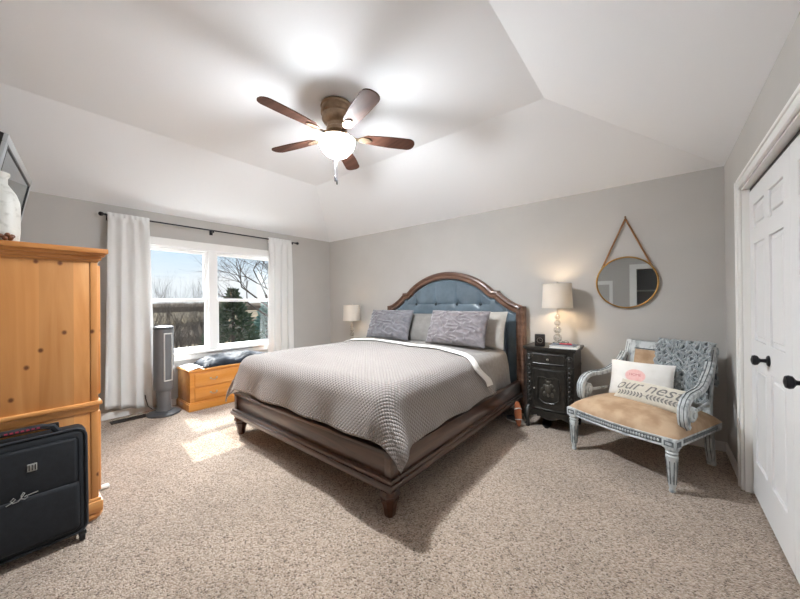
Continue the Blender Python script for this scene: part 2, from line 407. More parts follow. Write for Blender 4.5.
def tag(o, label=None, cat=None, group=None, kind=None):
    if label: o['label'] = label
    if cat: o['category'] = cat
    if group: o['group'] = group
    if kind: o['kind'] = kind
    return o
def thing(name, label, cat, loc=(0, 0, 0), rz=0., group=None):
    o = bpy.data.objects.new(name, None); COL.objects.link(o); o.empty_display_size = .1
    o.location = loc; o.rotation_euler = (0, 0, rz); return tag(o, label, cat, group)
def struct(name, mb, mat, parent=None, smooth=False):
    o = mb.build(name, mat, parent, smooth); o['kind'] = 'structure'; return o
def centre(o):
    """put a one-mesh thing's origin at its base"""
    vs = o.data.vertices; lo = [min(v.co[i] for v in vs) for i in range(3)]; hi = [max(v.co[i] for v in vs) for i in range(3)]
    c = Vector(((lo[0] + hi[0]) / 2, (lo[1] + hi[1]) / 2, lo[2])); o.data.transform(Matrix.Translation(-c)); o.location = c; return o
def copy_tree(o, parent=None):
    c = o.copy(); COL.objects.link(c)
    if parent is not None: c.parent = parent
    for ch in list(o.children): copy_tree(ch, c)
    return c
def sm(a, b, x):
    t = min(1, max(0, (x - a) / (b - a))); return t * t * (3 - 2 * t)
def nz(x, y, z=0.): return mnoise.noise(Vector((x, y, z)))

# ------------------------------------------------------------------ the room
XL, XR, YB, YF, YA, ZW, ZC = -4.85, .442, 3.86, -.42, -1.5, 2.44, 2.93
TI = 1.14; T = .14
XA = -1.6
WY0, WY1, WZ0, WZ1 = .95, 2.75, .66, 2.05          # window opening
struct('floor', MB().box(XL - T, XR + 1.0, -3.2, YB + T, -.15, 0), 'carpet')
b = MB(); b.box(XL - T, XL, YF - T, WY0, 0, ZW + .06); b.box(XL - T, XL, WY1, YB + T, 0, ZW + .06)
b.box(XL - T, XL, WY0, WY1, 0, WZ0); b.box(XL - T, XL, WY0, WY1, WZ1, ZW + .06); struct('wall_left', b, 'wall')
struct('wall_back', MB().box(XL, XR, YB, YB + T, 0, ZW + .06), 'wall')
DY0, DY1, DZ = 1.38, 3.16, 2.055                  # closet opening in the right wall
b = MB(); b.box(XR, XR + T, YA - T, DY0, 0, ZW + .06); b.box(XR, XR + T, DY1, YB + T, 0, ZW + .06); b.box(XR, XR + T, DY0, DY1, DZ, ZW + .06)
struct('wall_right', b, 'wall')
b = MB(); b.box(XR + .8, XR + .85, DY0 - .3, DY1 + .3, 0, 2.5); b.box(XR + T, XR + .85, DY0 - .35, DY0 - .3, 0, 2.5); b.box(XR + T, XR + .85, DY1 + .3, DY1 + .35, 0, 2.5); b.box(XR + T, XR + .85, DY0 - .35, DY1 + .35, 2.5, 2.55)
struct('wall_closet', b, 'wall')
OX0, OX1, OZ = -.40, .33, 2.0                       # dark doorway behind the camera
b = MB(); b.box(XL, XA, YF - T, YF, 0, ZW + .06); b.box(XL, XR, YF - T, YF, ZW + .06, ZC + .1); b.box(XA - T, XA, YA, YF - T, 0, ZW + .06)
b.box(XA - T, OX0, YA - T, YA, 0, ZW + .06); b.box(OX1, XR, YA - T, YA, 0, ZW + .06); b.box(OX0, OX1, YA - T, YA, OZ, ZW + .06)
struct('wall_front', b, 'wall')
b = MB(); b.box(OX0 - .5, OX1 + .6, -2.75, -2.7, 0, 2.5); b.box(OX0 - .55, OX0 - .5, -2.75, YA - T, 0, 2.5); b.box(OX1 + .55, OX1 + .6, -2.75, YA - T, 0, 2.5); b.box(OX0 - .55, OX1 + .6, -2.75, YA - T, 2.44, 2.5)
struct('wall_hall', b, 'dark_hall')
b = MB()
xi0, xi1, yi0, yi1 = XL + TI, XR - TI, YF, YB - TI
lo = [(XL, YF, ZW), (XR, YF, ZW), (XR, YB, ZW), (XL, YB, ZW)]; up = [(xi0, yi0, ZC), (xi1, yi0, ZC), (xi1, yi1, ZC), (xi0, yi1, ZC)]
vv = lo + up; off = [(x, y, z + .12) for x, y, z in vv]
q = [(1, 2, 6, 5), (2, 3, 7, 6), (3, 0, 4, 7), (4, 5, 6, 7)]
b._add(vv + off, [f for f in q] + [tuple(i + 8 for i in reversed(f)) for f in q] + [(i, (i + 1) % 4, (i + 1) % 4 + 8, i + 8) for i in range(1, 4)])
b.box(XA - T, XR + T, YA - T, YF - T, ZW, ZW + .06); b.box(XA, XR, YF - T, YF - .001, ZW, ZW + .059)
struct('ceiling', b, 'ceil')
def base(name, x0, x1, y0, y1): struct(name, MB().box(x0, x1, y0, y1, 0, .085, .006), 'trim')
base('baseboard_left', XL, XL + .014, YF, YB); base('baseboard_back', XL + .014, XR - .014, YB - .014, YB)
cw = .062
b = MB(); b.box(XR - .014, XR, DY1 + cw, YB, 0, .085, .006); b.box(XR - .014, XR, YA, DY0 - .062, 0, .085, .006); struct('baseboard_right', b, 'trim')
b = MB(); b.box(XL + .014, XA, YF, YF + .014, 0, .085, .006); struct('baseboard_front', b, 'trim')

# closet casing + two six-panel doors
b = MB()
cw = .062
for y0, y1 in ((DY1, DY1 + cw), (DY0 - cw, DY0)):
    b.box(XR - .018, XR, y0, y1, 0, DZ + cw, .005); b.box(XR - .026, XR, (y1 - .02) if y0 == DY1 else y0, y1 if y0 == DY1 else y0 + .02, 0, DZ + cw, .004)
b.box(XR - .018, XR, DY0, DY1, DZ, DZ + cw, .005); b.box(XR - .026, XR, DY0, DY1, DZ + cw - .02, DZ + cw, .004)
for y0, y1 in ((DY1 - .012, DY1), (DY0, DY0 + .012)): b.box(XR, XR + T, y0, y1, 0, DZ)
b.box(XR, XR + T, DY0, DY1, DZ - .012, DZ)
struct('trim_1', b, 'trim')
b = MB(); b.box(XR + .04, XR + .075, DY0 + .012, DY1 - .012, DZ - .034, DZ - .012); struct('trim_5', b, 'black_metal')
def panel_door(name, y0, y1, ky):
    X = XR + .036; z0, z1 = .018, DZ - .034; w = y1 - y0
    b = MB(); b.box(X + .012, X + .036, y0, y1, z0, z1)
    st = .105; mid = .10; rails = [(z0, .25), (.88, 1.04), (1.66, 1.76), (z1 - .11, z1)]
    cx = (y0 + y1) / 2
    for a, c in ((y0, y0 + st), (cx - mid / 2, cx + mid / 2), (y1 - st, y1)): b.box(X, X + .013, a, c, z0, z1, .003)
    for a, c in rails: 
        b.box(X, X + .013, y0 + st - .004, cx - mid / 2 + .004, a, c, .003); b.box(X, X + .013, cx + mid / 2 - .004, y1 - st + .004, a, c, .003)
    for (a, c) in ((y0 + st, cx - mid / 2), (cx + mid / 2, y1 - st)):
        for k in range(3):
            za, zb = rails[k][1], rails[k + 1][0]
            b.box(X + .003, X + .014, a + .028, c - .028, za + .028, zb - .028, .0085, seg=1)
    d = struct(name, b, 'door')
    k = MB(); R = Matrix.Rotation(-PI / 2, 3, 'Y')
    k.lathe([(.031, 0), (.031, .004), (.026, .009), (.012, .012), (.0095, .03), (.012, .036), (.026, .045), (.029, .056), (.025, .066), (.008, .071)], (X, ky, .955), 20, R)
    ko = k.build('door_knob', 'black_metal', d); ko['label'] = 'black round door knob'
    return d
panel_door('door_1', 2.30, DY1 - .014, 2.70)
panel_door('door_2', DY0 + .014, 2.296, 2.08)

# window: casing, frame, two double-hung units
win = bpy.data.objects.new('window_1', None); COL.objects.link(win); win['kind'] = 'structure'; win.location = (XL, (WY0 + WY1) / 2, WZ0)
wl = Vector(win.location)
def wbuild(b, name, mat):
    b.move(Matrix.Translation(-wl)); o = b.build(name, mat, win, False); o['kind'] = 'structure'; return o
b = MB(); c = .085
b.box(XL, XL + .018, WY0 - c, WY0 + .004, WZ0 - .005, WZ1 + c, .004); b.box(XL, XL + .018, WY1 - .004, WY1 + c, WZ0 - .005, WZ1 + c, .004)
b.box(XL, XL + .02, WY0 - c, WY1 + c, WZ1 - .004, WZ1 + c, .004); wbuild(b, 'window_casing', 'trim')
b = MB(); b.box(XL - T, XL + .05, WY0 - c - .02, WY1 + c + .02, WZ0 - .028, WZ0, .006); b.box(XL, XL + .016, WY0 - c, WY1 + c, WZ0 - .10, WZ0 - .028, .004); wbuild(b, 'window_sill', 'trim')
MY0, MY1 = 1.735, 1.88
b = MB()
b.box(XL - T, XL - .002, WY0, WY0 + .03, WZ0, WZ1); b.box(XL - T, XL - .002, WY1 - .03, WY1, WZ0, WZ1); b.box(XL - T, XL - .002, WY0, WY1, WZ1 - .03, WZ1); b.box(XL - T, XL - .002, WY0, WY1, WZ0, WZ0 + .02)
b.box(XL - T, XL + .012, MY0 + .02, MY1 - .02, WZ0, WZ1, .003); wbuild(b, 'window_frame', 'vinyl')
ZM = 1.345
for y0, y1 in ((WY0 + .03, MY0 + .02), (MY1 - .02, WY1 - .03)):
    for z0, z1, x in ((ZM - .02, WZ1 - .03, XL - .10), (WZ0 + .02, ZM + .02, XL - .06)):
        b = MB(); s = .038
        b.box(x, x + .035, y0, y0 + s, z0, z1, .004); b.box(x, x + .035, y1 - s, y1, z0, z1, .004)
        b.box(x, x + .035, y0 + s, y1 - s, z1 - s, z1, .004); b.box(x, x + .035, y0 + s, y1 - s, z0, z0 + s, .004)
        so = wbuild(b, 'window_sash', 'vinyl')
        g = MB(); g.box(x + .014, x + .018, y0 + s - .003, y1 - s + .003, z0 + s - .003, z1 - s + .003); g.move(Matrix.Translation(-wl))
        go = g.build('pane', 'glass', so, False); go['kind'] = 'structure'

# trims that the round mirror shows (front wall, behind the camera)
b = MB()
for x0, x1 in ((OX0 - .13, OX0 + .004), (OX1 - .004, XR - .002)): b.box(x0, x1, YA, YA + .02, 0, OZ - .004, .006)
b.box(OX0 - .13, XR - .002, YA, YA + .02, OZ - .004, OZ + .11, .006); struct('trim_2', b, 'trim')
b = MB(); b.box(-1.52, -.86, YA, YA + .02, 1.66, 1.75, .006); b.box(-.93, -.86, YA, YA + .02, .0, 1.66, .006); b.box(-1.52, -1.45, YA, YA + .02, .0, 1.66, .006); struct('trim_3', b, 'trim')
b = MB(); b.box(OX0 - .45, OX1 + .5, -2.69, -2.4, 1.50, 1.53); struct('trim_4', b, 'trim')

exec_objects = True
# ------------------------------------------------------------------ bed
BX0, BX1 = -3.32, -1.24; BYF = 1.44
bed = thing('bed', 'king size dark wood bed with blue tufted headboard and turned feet', 'bed', (-2.28, 2.6, 0)); bo = Matrix.Translation((2.28, -2.6, 0))
def bpart(b, name, mat, par=None): b.move(bo); return b.build(name, mat, par or bed)
b = MB()
b.box(BX0 + .03, BX1 - .03, BYF, BYF + .05, .245, .405, .004)                       # panel
b.box(BX0 + .005, BX0 + .055, BYF - .012, BYF + .06, .24, .41, .004); b.box(BX1 - .055, BX1 - .005, BYF - .012, BYF + .06, .24, .41, .004)
b.box(BX0 + .0, BX1 - .0, BYF - .018, BYF + .06, .392, .412, .004)                  # cap
bpart(b, 'footboard', 'bed')
b = MB()
b.box(BX0 - .012, BX1 + .012, BYF - .03, BYF + .06, .225, .252, .008); b.box(BX0 - .024, BX1 + .024, BYF - .042, BYF + .06, .195, .228, .010); b.box(BX0, BX1, BYF - .018, BYF + .06, .165, .2, .006)
bpart(b, 'base_moulding', 'bed')
for sx, xa in ((1, BX1), (-1, BX0)):
    b = MB(); a0, a1 = sorted((xa - sx * .006, xa - sx * .05))
    b.box(a0, a1, BYF + .06, 3.72, .245, .385, .004)
    a0, a1 = sorted((xa + sx * .012, xa - sx * .05)); b.box(a0, a1, BYF + .06, 3.72, .225, .252, .008)
    a0, a1 = sorted((xa + sx * .024, xa - sx * .05)); b.box(a0, a1, BYF + .06, 3.72, .195, .228, .010)
    a0, a1 = sorted((xa, xa - sx * .05)); b.box(a0, a1, BYF + .06, 3.72, .165, .2, .006)
    bpart(b, 'side_rail', 'bed_y')
for x in (BX0 + .055, BX1 - .055):
    b = MB(); b.lathe([(.03, 0), (.036, .012), (.041, .05), (.05, .085), (.06, .105), (.062, .113), (.054, .118), (.054, .128), (.066, .136), (.068, .15), (.06, .168)], (x, BYF + .035, 0), 8, Matrix.Rotation(PI / 8, 3, 'Z'))
    bpart(b, 'leg', 'bed_leg')
# headboard: profile curve (half), mirrored about xc
HXC, HY = -2.265, 3.84
half_o = [(1.055, 0.0), (1.055, 1.235)] + [(1.055 - .01 - .30 * t, 1.238 + .17 * (t ** 1.6)) for t in (.12, .3, .5, .7, .85, 1)] + [(.742, 1.428), (.665, 1.432)]
arc_o = []
for i in range(13):
    x = .65 * (1 - i / 12); arc_o.append((x, 1.432 + .27 * (1 - (x / .665) ** 2) ** .85))
half = half_o + arc_o
outer = [(x, z) for x, z in half] + [(-x, z) for x, z in reversed(half[:-1])]
def inset(o, d):
    out = []
    for i, (x, z) in enumerate(o):
        a = o[max(0, i - 1)]; c2 = o[min(len(o) - 1, i + 1)]
        tx, tz = c2[0] - a[0], c2[1] - a[1]; l = math.hypot(tx, tz) or 1
        out.append((x - tz / l * d, z + tx / l * d))
    return out
for it in range(1):
    pass
prof = [(0, .0), (0, .07), (.012, .088), (.03, .092), (.045, .078), (.055, .075), (.075, .090), (.09, .088), (.10, .06), (.102, .04)]
rings = []
for d, h in prof:
    r_ = inset(outer, d)
    rings.append([(HXC + x, HY - h, max(z, 0.0)) for x, z in r_])
b = MB(); n = len(outer)
b._add([p for r_ in rings for p in r_], [(i * n + k, i * n + k + 1, (i + 1) * n + k + 1, (i + 1) * n + k) for i in range(len(prof) - 1) for k in range(n - 1)])
bpart(b, 'headboard_frame', 'hbframe')
inner = inset(outer, .098)
def prof_z(x):      # top of the inner outline at |x|
    best = 0
    for (xa, za), (xb, zb) in zip(inner, inner[1:]):
        if min(xa, xb) - 1e-6 <= x <= max(xa, xb) + 1e-6 and abs(xa - xb) > 1e-6:
            best = max(best, za + (zb - za) * (x - xa) / (xb - xa))
    return best
bt = [(-.168 + .336 * k, 1.262) for k in range(-1, 3)] + [(.336 * k, 1.02) for k in range(-2, 3)]
bt = [(x, z) for x, z in bt if abs(x) < .72]
def puff(x, z):
    h = .036
    for bx, bz in bt: h -= .044 * math.exp(-math.hypot(x - bx, z - bz) / .034)
    if abs(x) < .80:
        row = [q for q in bt if abs(q[1] - 1.262) < .01]
        d = min(abs(x - q[0]) for q in row)
        if z > 1.262: h -= .024 * math.exp(-d / .024) * sm(1.62, 1.3, z)
        h -= .012 * math.exp(-abs(z - 1.262) / .014) * (1 if abs(x) < .64 else 0)
    h -= .034 * math.exp(-((abs(x) - .835) / .018) ** 2)
    return max(h, -.01)
XI = max(x for x, z in inner) - .001
b = MB()
def hb(u, v):
    x = -XI + 2 * XI * u; zt = max(prof_z(x), 1.0); z = .35 + (zt - .35) * v
    edge = sm(0, .03, zt - z) * sm(0, .03, XI - abs(x))
    return (HXC + x, HY - .045 - puff(x, z) * edge, z)
b.grid(hb, 220, 130)
b.grid(lambda u, v: (HXC - XI + 2 * XI * u, HY - .004, .1 + (max(prof_z(-XI + 2 * XI * u), 1.) - .1) * v), 60, 2)
hp = bpart(b, 'headboard_panel', 'leather')
for x, z in bt[:]:
    b = MB(); b.sph((HXC + x, HY - .052, z), .020, 12, (1, .5, 1)); bpart(b, 'button', 'button', hp)
for x0 in (-1.05, .97):
    b = MB(); b.box(HXC + x0, HXC + x0 + .08, HY - .06, HY - .004, 0, .3); bpart(b, 'headboard_leg', 'bed_leg')

# mattress, bedding
b = MB(); b.box(BX0 + .08, BX1 - .19, BYF + .07, HY - .21, .28, .66, .09, seg=4)
mt = centre(b.build('mattress', 'mattress')); tag(mt, 'thick mattress in grey cover lying inside the dark bed frame', 'mattress')
b = MB(); b.box(BX0 + .055, BX1 - .055, BYF + .065, 3.72, .2, .278, .01); bpart(b, 'slat_base', 'bed_leg')

QX0, QX1, QYF, QT = -3.40, -1.30, 1.475, .77
def drape(a, bb, xl, xr, yf, top, R=.14, phm=1.36, pw=4.0, wav=.0, wk=9., lift=0.):
    """a along x, bb along y (cloth coordinates); folds over left, right and foot edges"""
    r0 = R * .95
    x0, x1, y0 = xl + r0, xr - r0, yf + r0
    cx = min(max(a, x0), x1); cy = max(bb, y0)
    ox, oy = a - cx, bb - cy
    l = (abs(ox) ** pw + abs(oy) ** pw) ** (1 / pw) if (ox or oy) else 0
    hl = math.hypot(ox, oy)
    puffz = .03 * sm(0, .5, min(a - xl, xr - a)) * sm(0, .5, bb - yf) + .008 * nz(a * 2.1, bb * 2.1, 3)
    if l <= 0: return Vector((a, bb, top + puffz + lift))
    dx, dy = ox / hl, oy / hl
    lm = R * phm
    if l < lm: out = R * math.sin(l / R); dr = R * (1 - math.cos(l / R))
    else: out = R * math.sin(phm) + (l - lm) * math.cos(phm); dr = R * (1 - math.cos(phm)) + (l - lm) * math.sin(phm)
    s = (a if abs(dy) > abs(dx) else bb)
    w = wav * sm(.1, .45, dr) * (math.sin(s * wk + 2 * nz(s * 1.5, 1)) + .5 * nz(s * 7, 5))
    out += w + lift
    return Vector((cx + dx * out, cy + dy * out, top + puffz - dr + lift * .5))
def qtop(a):      # where the quilt is folded back
    pts = [(-3.75, 3.02), (-3.40, 3.0), (-2.8, 3.02), (-2.1, 2.92), (-1.55, 2.83), (-1.29, 2.72), (-1.10, 2.90), (-.80, 3.15)]
    for (x0, y0), (x1, y1) in zip(pts, pts[1:]):
        if a <= x1: return y0 + (y1 - y0) * sm(0, 1, (a - x0) / (x1 - x0))
    return pts[-1][1]
AL, AR, BF = -3.76, -.985, 1.195
def qpos(a, bb, lift=0.):
    p = drape(a, bb, QX0, QX1, QYF, QT, pw=2.9, wav=.018, wk=11, lift=lift)
    # the left foot corner flares outwards
    k = sm(-3.35, -3.76, a) * sm(2.4, 1.4, bb); p.x -= .18 * k; p.z -= .03 * k
    k = sm(-1.40, -1.0, a) * sm(1.80, 1.25, bb); p.x += .13 * k
    k = sm(-1.85, -1.05, a) * sm(1.62, 1.28, bb); p.y -= .06 * k; p.z += .025 * k
    return p
def qab(u, v):
    a = AL + (AR - AL) * u; y1 = qtop(a); return a, BF + (y1 - BF) * v
b = MB(); b.grid(lambda u, v: qpos(*qab(u, v)), 150, 130, uvfn=lambda u, v: qab(u, v))
quilt = b.build('quilt', ['quilt', 'quilt_back', 'quilt'], None)
tag(quilt, 'grey brown waffle quilt draped over the foot of the bed', 'quilt')
md = quilt.modifiers.new('thick', 'SOLIDIFY'); md.thickness = .014; md.offset = -1; md.material_offset = 1; md.material_offset_rim = 2
b = MB()
def fold(u, v):
    a = AL + .02 + (-1.075 - AL - .02) * u; w = .095 + .045 * nz(a * 3, 2) * (1 if u < .97 else .2); t = v * 2 * PI
    bb = qtop(a) + .01 - w * .5 + w * .55 * math.cos(t) + .01 * nz(a * 6, 7)
    return qpos(a, bb, .004 + .021 * (1 + math.sin(t)) * .5 + .004)
b.grid(fold, 120, 14)
fo = b.build('folded_hem', 'quilt_back', quilt); fo['label'] = 'white lining showing at the turned back hem'

CX0, CX1 = -3.33, -1.375
def cpos(u, v):
    a = -3.62 + (-1.02 + 3.62) * u; bb = 2.55 + (3.64 - 2.55) * v
    p = drape(a, bb, CX0, CX1, 1.0, QT - .022, R=.11, wav=.026, wk=15)
    p.z += .008 * nz(a * 5, bb * 5)
    return p
b = MB(); b.grid(cpos, 110, 60)
cov = b.build('coverlet', 'coverlet'); tag(cov, 'smooth grey coverlet between the pillows and the white folded hem', 'coverlet')
md = cov.modifiers.new('thick', 'SOLIDIFY'); md.thickness = .01; md.offset = -1

def pillow(name, label, mat, loc, w, h, t, rx, rz, ruch=0., group=None, seed=0, pinch=.05, ry=0., build=True, sag=0., mode=0):
    def zh(x, y):   # half thickness at x,y in -1..1
        e = max(0, 1 - abs(x) ** 2.6) ** .5 * max(0, 1 - abs(y) ** 2.6) ** .5
        return e
    def surf(sgn):
        def fn(u, v):
            x, y = 2 * u - 1, 2 * v - 1
            k = 1 - pinch * (1 - x * x) * (abs(y) ** 3); kx = 1 - pinch * (1 - y * y) * (abs(x) ** 3)
            d = zh(x, y) * t / 2
            if ruch and sgn > 0:
                s_ = nz(x * 3 + seed, y * 3, seed)
                if mode == 0:
                    rr = 1.2 * (1 - abs(math.sin((x * 7.5 - y * 1.6) * 1.6 + s_ * 2)) ** .7) * (.5 + .5 * math.sin((x * .8 + y * 6.5) * 2.2 + s_ * 3.5)) + .5 * math.sin((y * 6 + x * 3) * 3 + s_ * 5)
                else:
                    rr = 1.6 * (1 - abs(math.sin((x * 5.2 + y * 3.6) * 2.1 + s_ * 3.5)) ** .7) + .5 * math.sin((x * 2 - y * 5) * 3 + s_ * 4)
                d += ruch * rr * zh(x, y) ** .5
            d += .006 * nz(x * 2 + seed, y * 2, 9) * zh(x, y)
            return Vector((x * w / 2 * kx, y * h / 2 * k - sag * x * x * 0, sgn * d))
        return fn
    R = Matrix.Translation(loc) @ Matrix.Rotation(rz, 4, 'Z') @ Matrix.Rotation(rx, 4, 'X') @ Matrix.Rotation(ry, 4, 'Z')
    N = 110 if ruch else 30
    b = MB(); b.grid(surf(1), N, N); b.grid(surf(-1), N, N); bmesh.ops.remove_doubles(b.bm, verts=b.bm.verts[:], dist=.0008)
    return b, R, surf(1)
def add_pillow(name, label, mat, loc, *a, **k):
    g = k.pop('group', None)
    b, R, s = pillow(name, label, mat, (0, 0, 0), *a, **k)
    b.move(R); o = b.build(name, mat); o.location = loc
    tag(o, label, 'pillow', g); return o, R, s
PT = .815
tilt = math.radians(68)
add_pillow('ruched_pillow', 'cool grey ruched pillow with knotted texture on the window side of the bed', 'ruched', (-2.93, 3.36, PT + .175), .74, .43, .19, tilt, math.radians(2), ruch=.013, group='ruched bed pillows', seed=2, mode=0)
add_pillow('ruched_pillow', 'mauve grey pillow with slanting gathers on the nightstand side of the bed', 'ruched2', (-1.855, 3.33, PT + .175), .80, .43, .20, tilt, math.radians(-3), ruch=.012, group='ruched bed pillows', seed=5, mode=1)
add_pillow('bed_pillow', 'plain dark grey pillow showing in the gap between the two ruched pillows', 'plain_pillow', (-2.58, 3.54, PT + .13), .74, .42, .17, math.radians(72), 0, group='plain pillows behind', seed=8)
add_pillow('bed_pillow', 'light grey pillow peeking out beside the blue headboard wing', 'light_pillow', (-1.71, 3.545, PT + .155), .74, .44, .17, math.radians(72), math.radians(-2), group='plain pillows behind', seed=11)

# ------------------------------------------------------------------ nightstands and lamps
def nightstand(label, loc, H, group):
    t = thing('nightstand', label, 'nightstand', loc, 0, group)
    w, d = .222, .185
    def bow(x): return -d - .035 * (1 - (x / w) ** 2)
    xs = [-w + 2 * w * i / 16 for i in range(17)]
    b = MB(); b.prism([(x * 1.13, bow(x) - .03) for x in xs] + [(w * 1.13, d + .01), (-w * 1.13, d + .01)], 'z', H - .022, H)
    b.prism([(x * 1.08, bow(x) - .012) for x in xs] + [(w * 1.08, d), (-w * 1.08, d)], 'z', H - .04, H - .022); b.build('top', 'black_wood', t)
    b = MB(); b.prism([(x, bow(x)) for x in xs] + [(w, d), (-w, d)], 'z', .14, H - .04)
    b.prism([(x * 1.04, bow(x) - .012) for x in xs] + [(w * 1.04, d), (-w * 1.04, d)], 'z', .15, .185); b.prism([(x * 1.02, bow(x) - .006) for x in xs] + [(w * 1.02, d), (-w * 1.02, d)], 'z', H - .205, H - .185)
    b.build('body', 'black_wood', t)
    b = MB()        # scalloped apron
    for i in range(16):
        xa, xb = xs[i], xs[i + 1]; za = .14 - .035 * abs(math.cos(xa / w * PI)) ; zb = .14 - .035 * abs(math.cos(xb / w * PI))
        b._add([(xa, bow(xa) - .01, za), (xb, bow(xb) - .01, zb), (xb, bow(xb) - .01, .155), (xa, bow(xa) - .01, .155), (xa, bow(xa) + .015, za), (xb, bow(xb) + .015, zb), (xb, bow(xb) + .015, .155), (xa, bow(xa) + .015, .155)], [(0, 1, 2, 3), (7, 6, 5, 4), (0, 4, 5, 1), (2, 6, 7, 3), (0, 3, 7, 4), (1, 5, 6, 2)])
    b.build('apron', 'black_wood', t)
    def frontgrid(b, x0, x1, z0, z1, off): b.grid(lambda u, v: (x0 + (x1 - x0) * u, bow(x0 + (x1 - x0) * u) - off, z0 + (z1 - z0) * v), 12, 1)
    def slab(b, x0, x1, z0, z1, th):
        b.prism([(x0 + (x1 - x0) * i / 10, bow(x0 + (x1 - x0) * i / 10) - th) for i in range(11)] + [(x1 - (x1 - x0) * i / 10, bow(x1 - (x1 - x0) * i / 10) + .01) for i in range(11)], 'z', z0, z1)
    def ring(b, pts, r): b.tube([(x, bow(x) - .017, z) for x, z in pts], r, 6, True)
    b = MB(); z0, z1 = H - .175, H - .06; slab(b, -.155, .155, z0, z1, .012); ring(b, [(-.147, z0 + .01), (0, z0 + .01), (.147, z0 + .01), (.147, z1 - .01), (0, z1 - .01), (-.147, z1 - .01)], .007)
    dr = b.build('drawer', 'black_wood', t)
    b = MB(); b.sph((0, bow(0) - .026, (z0 + z1) / 2), .013, 12); b.build('knob', 'nickel', dr)
    b = MB(); z0, z1 = .2, H - .215; slab(b, -.155, .155, z0, z1, .012)
    ring(b, [(-.147, z0 + .01), (0, z0 + .01), (.147, z0 + .01), (.147, z1 - .01), (0, z1 - .01), (-.147, z1 - .01)], .006)
    m = (z0 + z1) / 2; k = (z1 - z0) / .4
    ring(b, [(-.10, m - .09 * k), (-.05, m - .125 * k), (0, m - .13 * k), (.05, m - .125 * k), (.10, m - .09 * k), (.105, m), (.10, m + .11 * k), (.06, m + .12 * k), (0, m + .105 * k), (-.06, m + .12 * k), (-.10, m + .11 * k), (-.105, m)], .0075)
    do = b.build('door', 'black_wood', t)
    b = MB()        # carved figure
    for x, z, r, q_ in ((0, .01, .03, 1.6), (-.03, .035, .018, 1.2), (.03, .04, .018, 1.3), (0, .07, .022, 1), (-.035, -.04, .016, 1.6), (.035, -.045, .016, 1.6), (.0, -.05, .014, 1.3), (.055, .0, .012, 1.5), (-.055, .005, .012, 1.5), (.02, .085, .01, 1), (-.02, .09, .01, 1)):
        b.sph((x, bow(x) - .014, m + z * k), r * k, 10, (1, .45, q_))
    b.build('carving', 'worn_black', do)
    b = MB(); b.sph((-.137, bow(-.137) - .02, m), .009, 10); b.build('knob', 'nickel', do)
    for sx in (-1, 1):
        b = MB()    # carved stile: scroll, acanthus, bead chain
        X = sx * .188; Y = bow(X) - .004
        b.tube([(X + .026 * math.cos(a) * (1 - a / 22), Y - .012, H - .105 + .026 * math.sin(a) * (1 - a / 22)) for a in [i * .45 for i in range(30)]], .008, 6)
        b.sph((X, Y - .012, H - .105), .014, 10); b.build('carved_scroll', 'black_wood', t); b = MB()
        b.tube([(X, Y, H - .19), (X, Y, .2)], .009, 6); nb = int((H - .42) / .045)
        for i in range(nb):
            z = H - .2 - i * .045; b.sph((X, Y - .004, z), .016, 8, (1, .8, 1.3)); b.sph((X - .016, Y, z - .02), .008, 6); b.sph((X + .016, Y, z - .02), .008, 6)
        b.build('bead_chain', 'black_wood', t)
        b = MB(); b.tube([(sx * .2, -d + .02, .2), (sx * .21, -d - .02, .15), (sx * .215, -d - .035, .1), (sx * .21, -d - .02, .05), (sx * .213, -d - .022, .02), (sx * .22, -d - .04, .016)], [.034, .034, .027, .019, .024, .017], 10); b.lathe([(.02, 0), (.026, .008), (.022, .02)], (sx * .213, -d - .024, 0), 12); b.build('leg', 'black_wood', t)
        b = MB(); b.box(sx * .2 - .02, sx * .2 + .02, d - .05, d - .006, 0, .16, .004); b.build('leg', 'black_wood', t)
    return t
NSX, NSY, NSH = -.868, 3.635, .83
nightstand('black carved nightstand with drawer and door between bed and settee', (NSX, NSY, 0), NSH, None)
nightstand('low black nightstand hidden behind the bed below the far lamp', (-3.95, 3.62, 0), .60, None)

